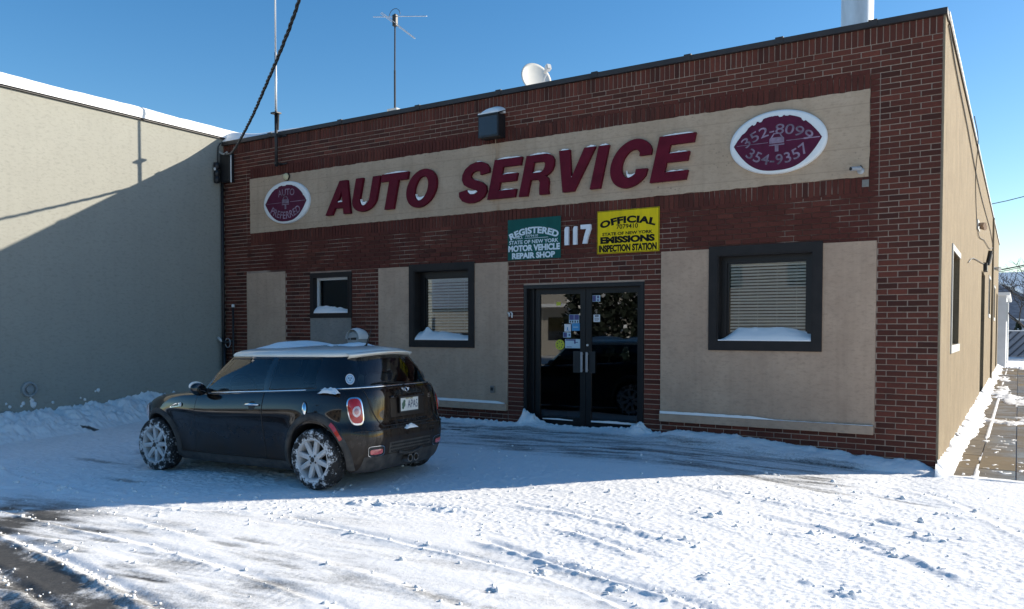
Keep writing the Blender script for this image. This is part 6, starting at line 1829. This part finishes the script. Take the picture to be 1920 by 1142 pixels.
# ================================================================== across the street (seen in the glass and the paint)
t = thing('street_house', 'grey two-storey house across the street with a snowy porch roof', 'house', (-22,-36,0))
pw = pmat('grey_siding', (.46,.42,.36), .8, var=.12, stretch=(1,1,6))
MB().box(-27,-15.5,-44,-36,-.1,6.8).build('wall', pw, t)
MB().box(-27.4,-15.1,-44.4,-35.6,6.8,7.1).build('roof', M['snow_smooth'], t)
MB().box(-26.6,-17.0,-36.0,-34.6,3.05,3.25).build('porch_roof', M['snow_smooth'], t)
for x_ in (-26.4,-23.4,-20.4,-17.3): MB().box(x_-.08,x_+.08,-34.9,-34.7,-.1,3.05).build('porch_post', M['trim'], t)
for x_ in (-25.6,-22.6,-19.6,-17): MB().box(x_,x_+1.1,-35.99,-35.95,4.3,5.8).build('window', M['door_glass'], t)
for x_ in (-25.6,-19.6): MB().box(x_,x_+1.3,-35.99,-35.95,.9,2.4).build('window', M['door_glass'], t)
MB().box(-22.6,-21.6,-35.99,-35.95,0,2.2).build('door', M['trim'], t)
t = thing('street_garage', 'low weathered garage across the street, further along', 'garage', (-38,-34,0))
MB().box(-47,-30,-42,-33,-.1,3.0).build('wall', pmat('weathered_boards', (.20,.18,.15), .85, var=.3, vs=3, stretch=(6,6,.6)), t)
rs = MB(); rs.add([(-47.4,-32.6,3.0),(-29.6,-32.6,3.0),(-29.6,-37.5,5.4),(-47.4,-37.5,5.4),(-47.4,-42.4,3.0),(-29.6,-42.4,3.0)], [(0,1,2,3),(3,2,5,4)]); rs.build('roof', HS, t)
for x_ in (-45,-40.5,-36): MB().box(x_,x_+3.2,-32.99,-32.95,0,2.4).build('garage_door', M['trim'], t)
def hedge(label, x, y, rx, ry, h, seed, n):
    rr = np.random.default_rng(seed); t = thing('evergreen_shrub', label, 'shrub', (x,y,0), 'evergreens across the street')
    MB().tube([(x,y,0),(x,y,h*.7)], [.10,.04], 6).build('trunk', M['trim'], t)
    z_ = h*rr.random(n)**.85; f_ = np.sqrt(np.maximum(.05,1-(z_/h)**2.2)); a = rr.random(n)*6.283; q = .35+.65*np.sqrt(rr.random(n))
    p = np.stack([x+rx*f_*q*np.cos(a), y+ry*f_*q*np.sin(a), z_], -1); s_ = rr.uniform(.08,.24,(n,1))
    d1 = rr.normal(size=(n,3)); d1 /= np.linalg.norm(d1,axis=1,keepdims=True); d2 = np.cross(d1, rr.normal(size=(n,3))); d2 /= np.linalg.norm(d2,axis=1,keepdims=True)
    Q = np.stack([p-d1*s_, p+d2*s_*.6, p+d1*s_, p-d2*s_*.6], 1)
    k_ = rr.random(n) < .07
    for nm, sel, mt, sc_ in (('foliage', ~k_, M['hedge'], 1.), ('snow_flecks', k_, M['snow_smooth'], .7)):
        W_ = Q[sel]; W_ = W_.mean(1,keepdims=True)+(W_-W_.mean(1,keepdims=True))*sc_
        me = bpy.data.meshes.new(nm); me.from_pydata(W_.reshape(-1,3).tolist(), [], np.arange(len(W_)*4).reshape(-1,4).tolist()); me.materials.append(mt); link(nm, me, t)
M['hedge'] = pmat('hedge_green',(.016,.024,.012),.7)
hedge('dark snow-flecked evergreen across the street, opposite the right door leaf', -14.0,-21.5,2.6,1.8,6.2,1,7000)
t = thing('reflection_house', 'plain brown house added across the street to darken window reflections', 'house', (-8,-33,0))  # unseen house, added so the corner window mirrors something dark
MB().box(-14.5,-1.5,-42,-33,-.1,6.4).build('wall', pmat('brown_siding', (.13,.11,.09), .85, var=.15, stretch=(1,1,6)), t)
MB().box(-14.9,-1.1,-42.4,-32.6,6.4,6.7).build('roof', M['snow_smooth'], t)
for x_ in (-13,-9.5,-6,-3.2): MB().box(x_,x_+1.1,-32.99,-32.95,3.9,5.3).build('window', M['door_glass'], t)
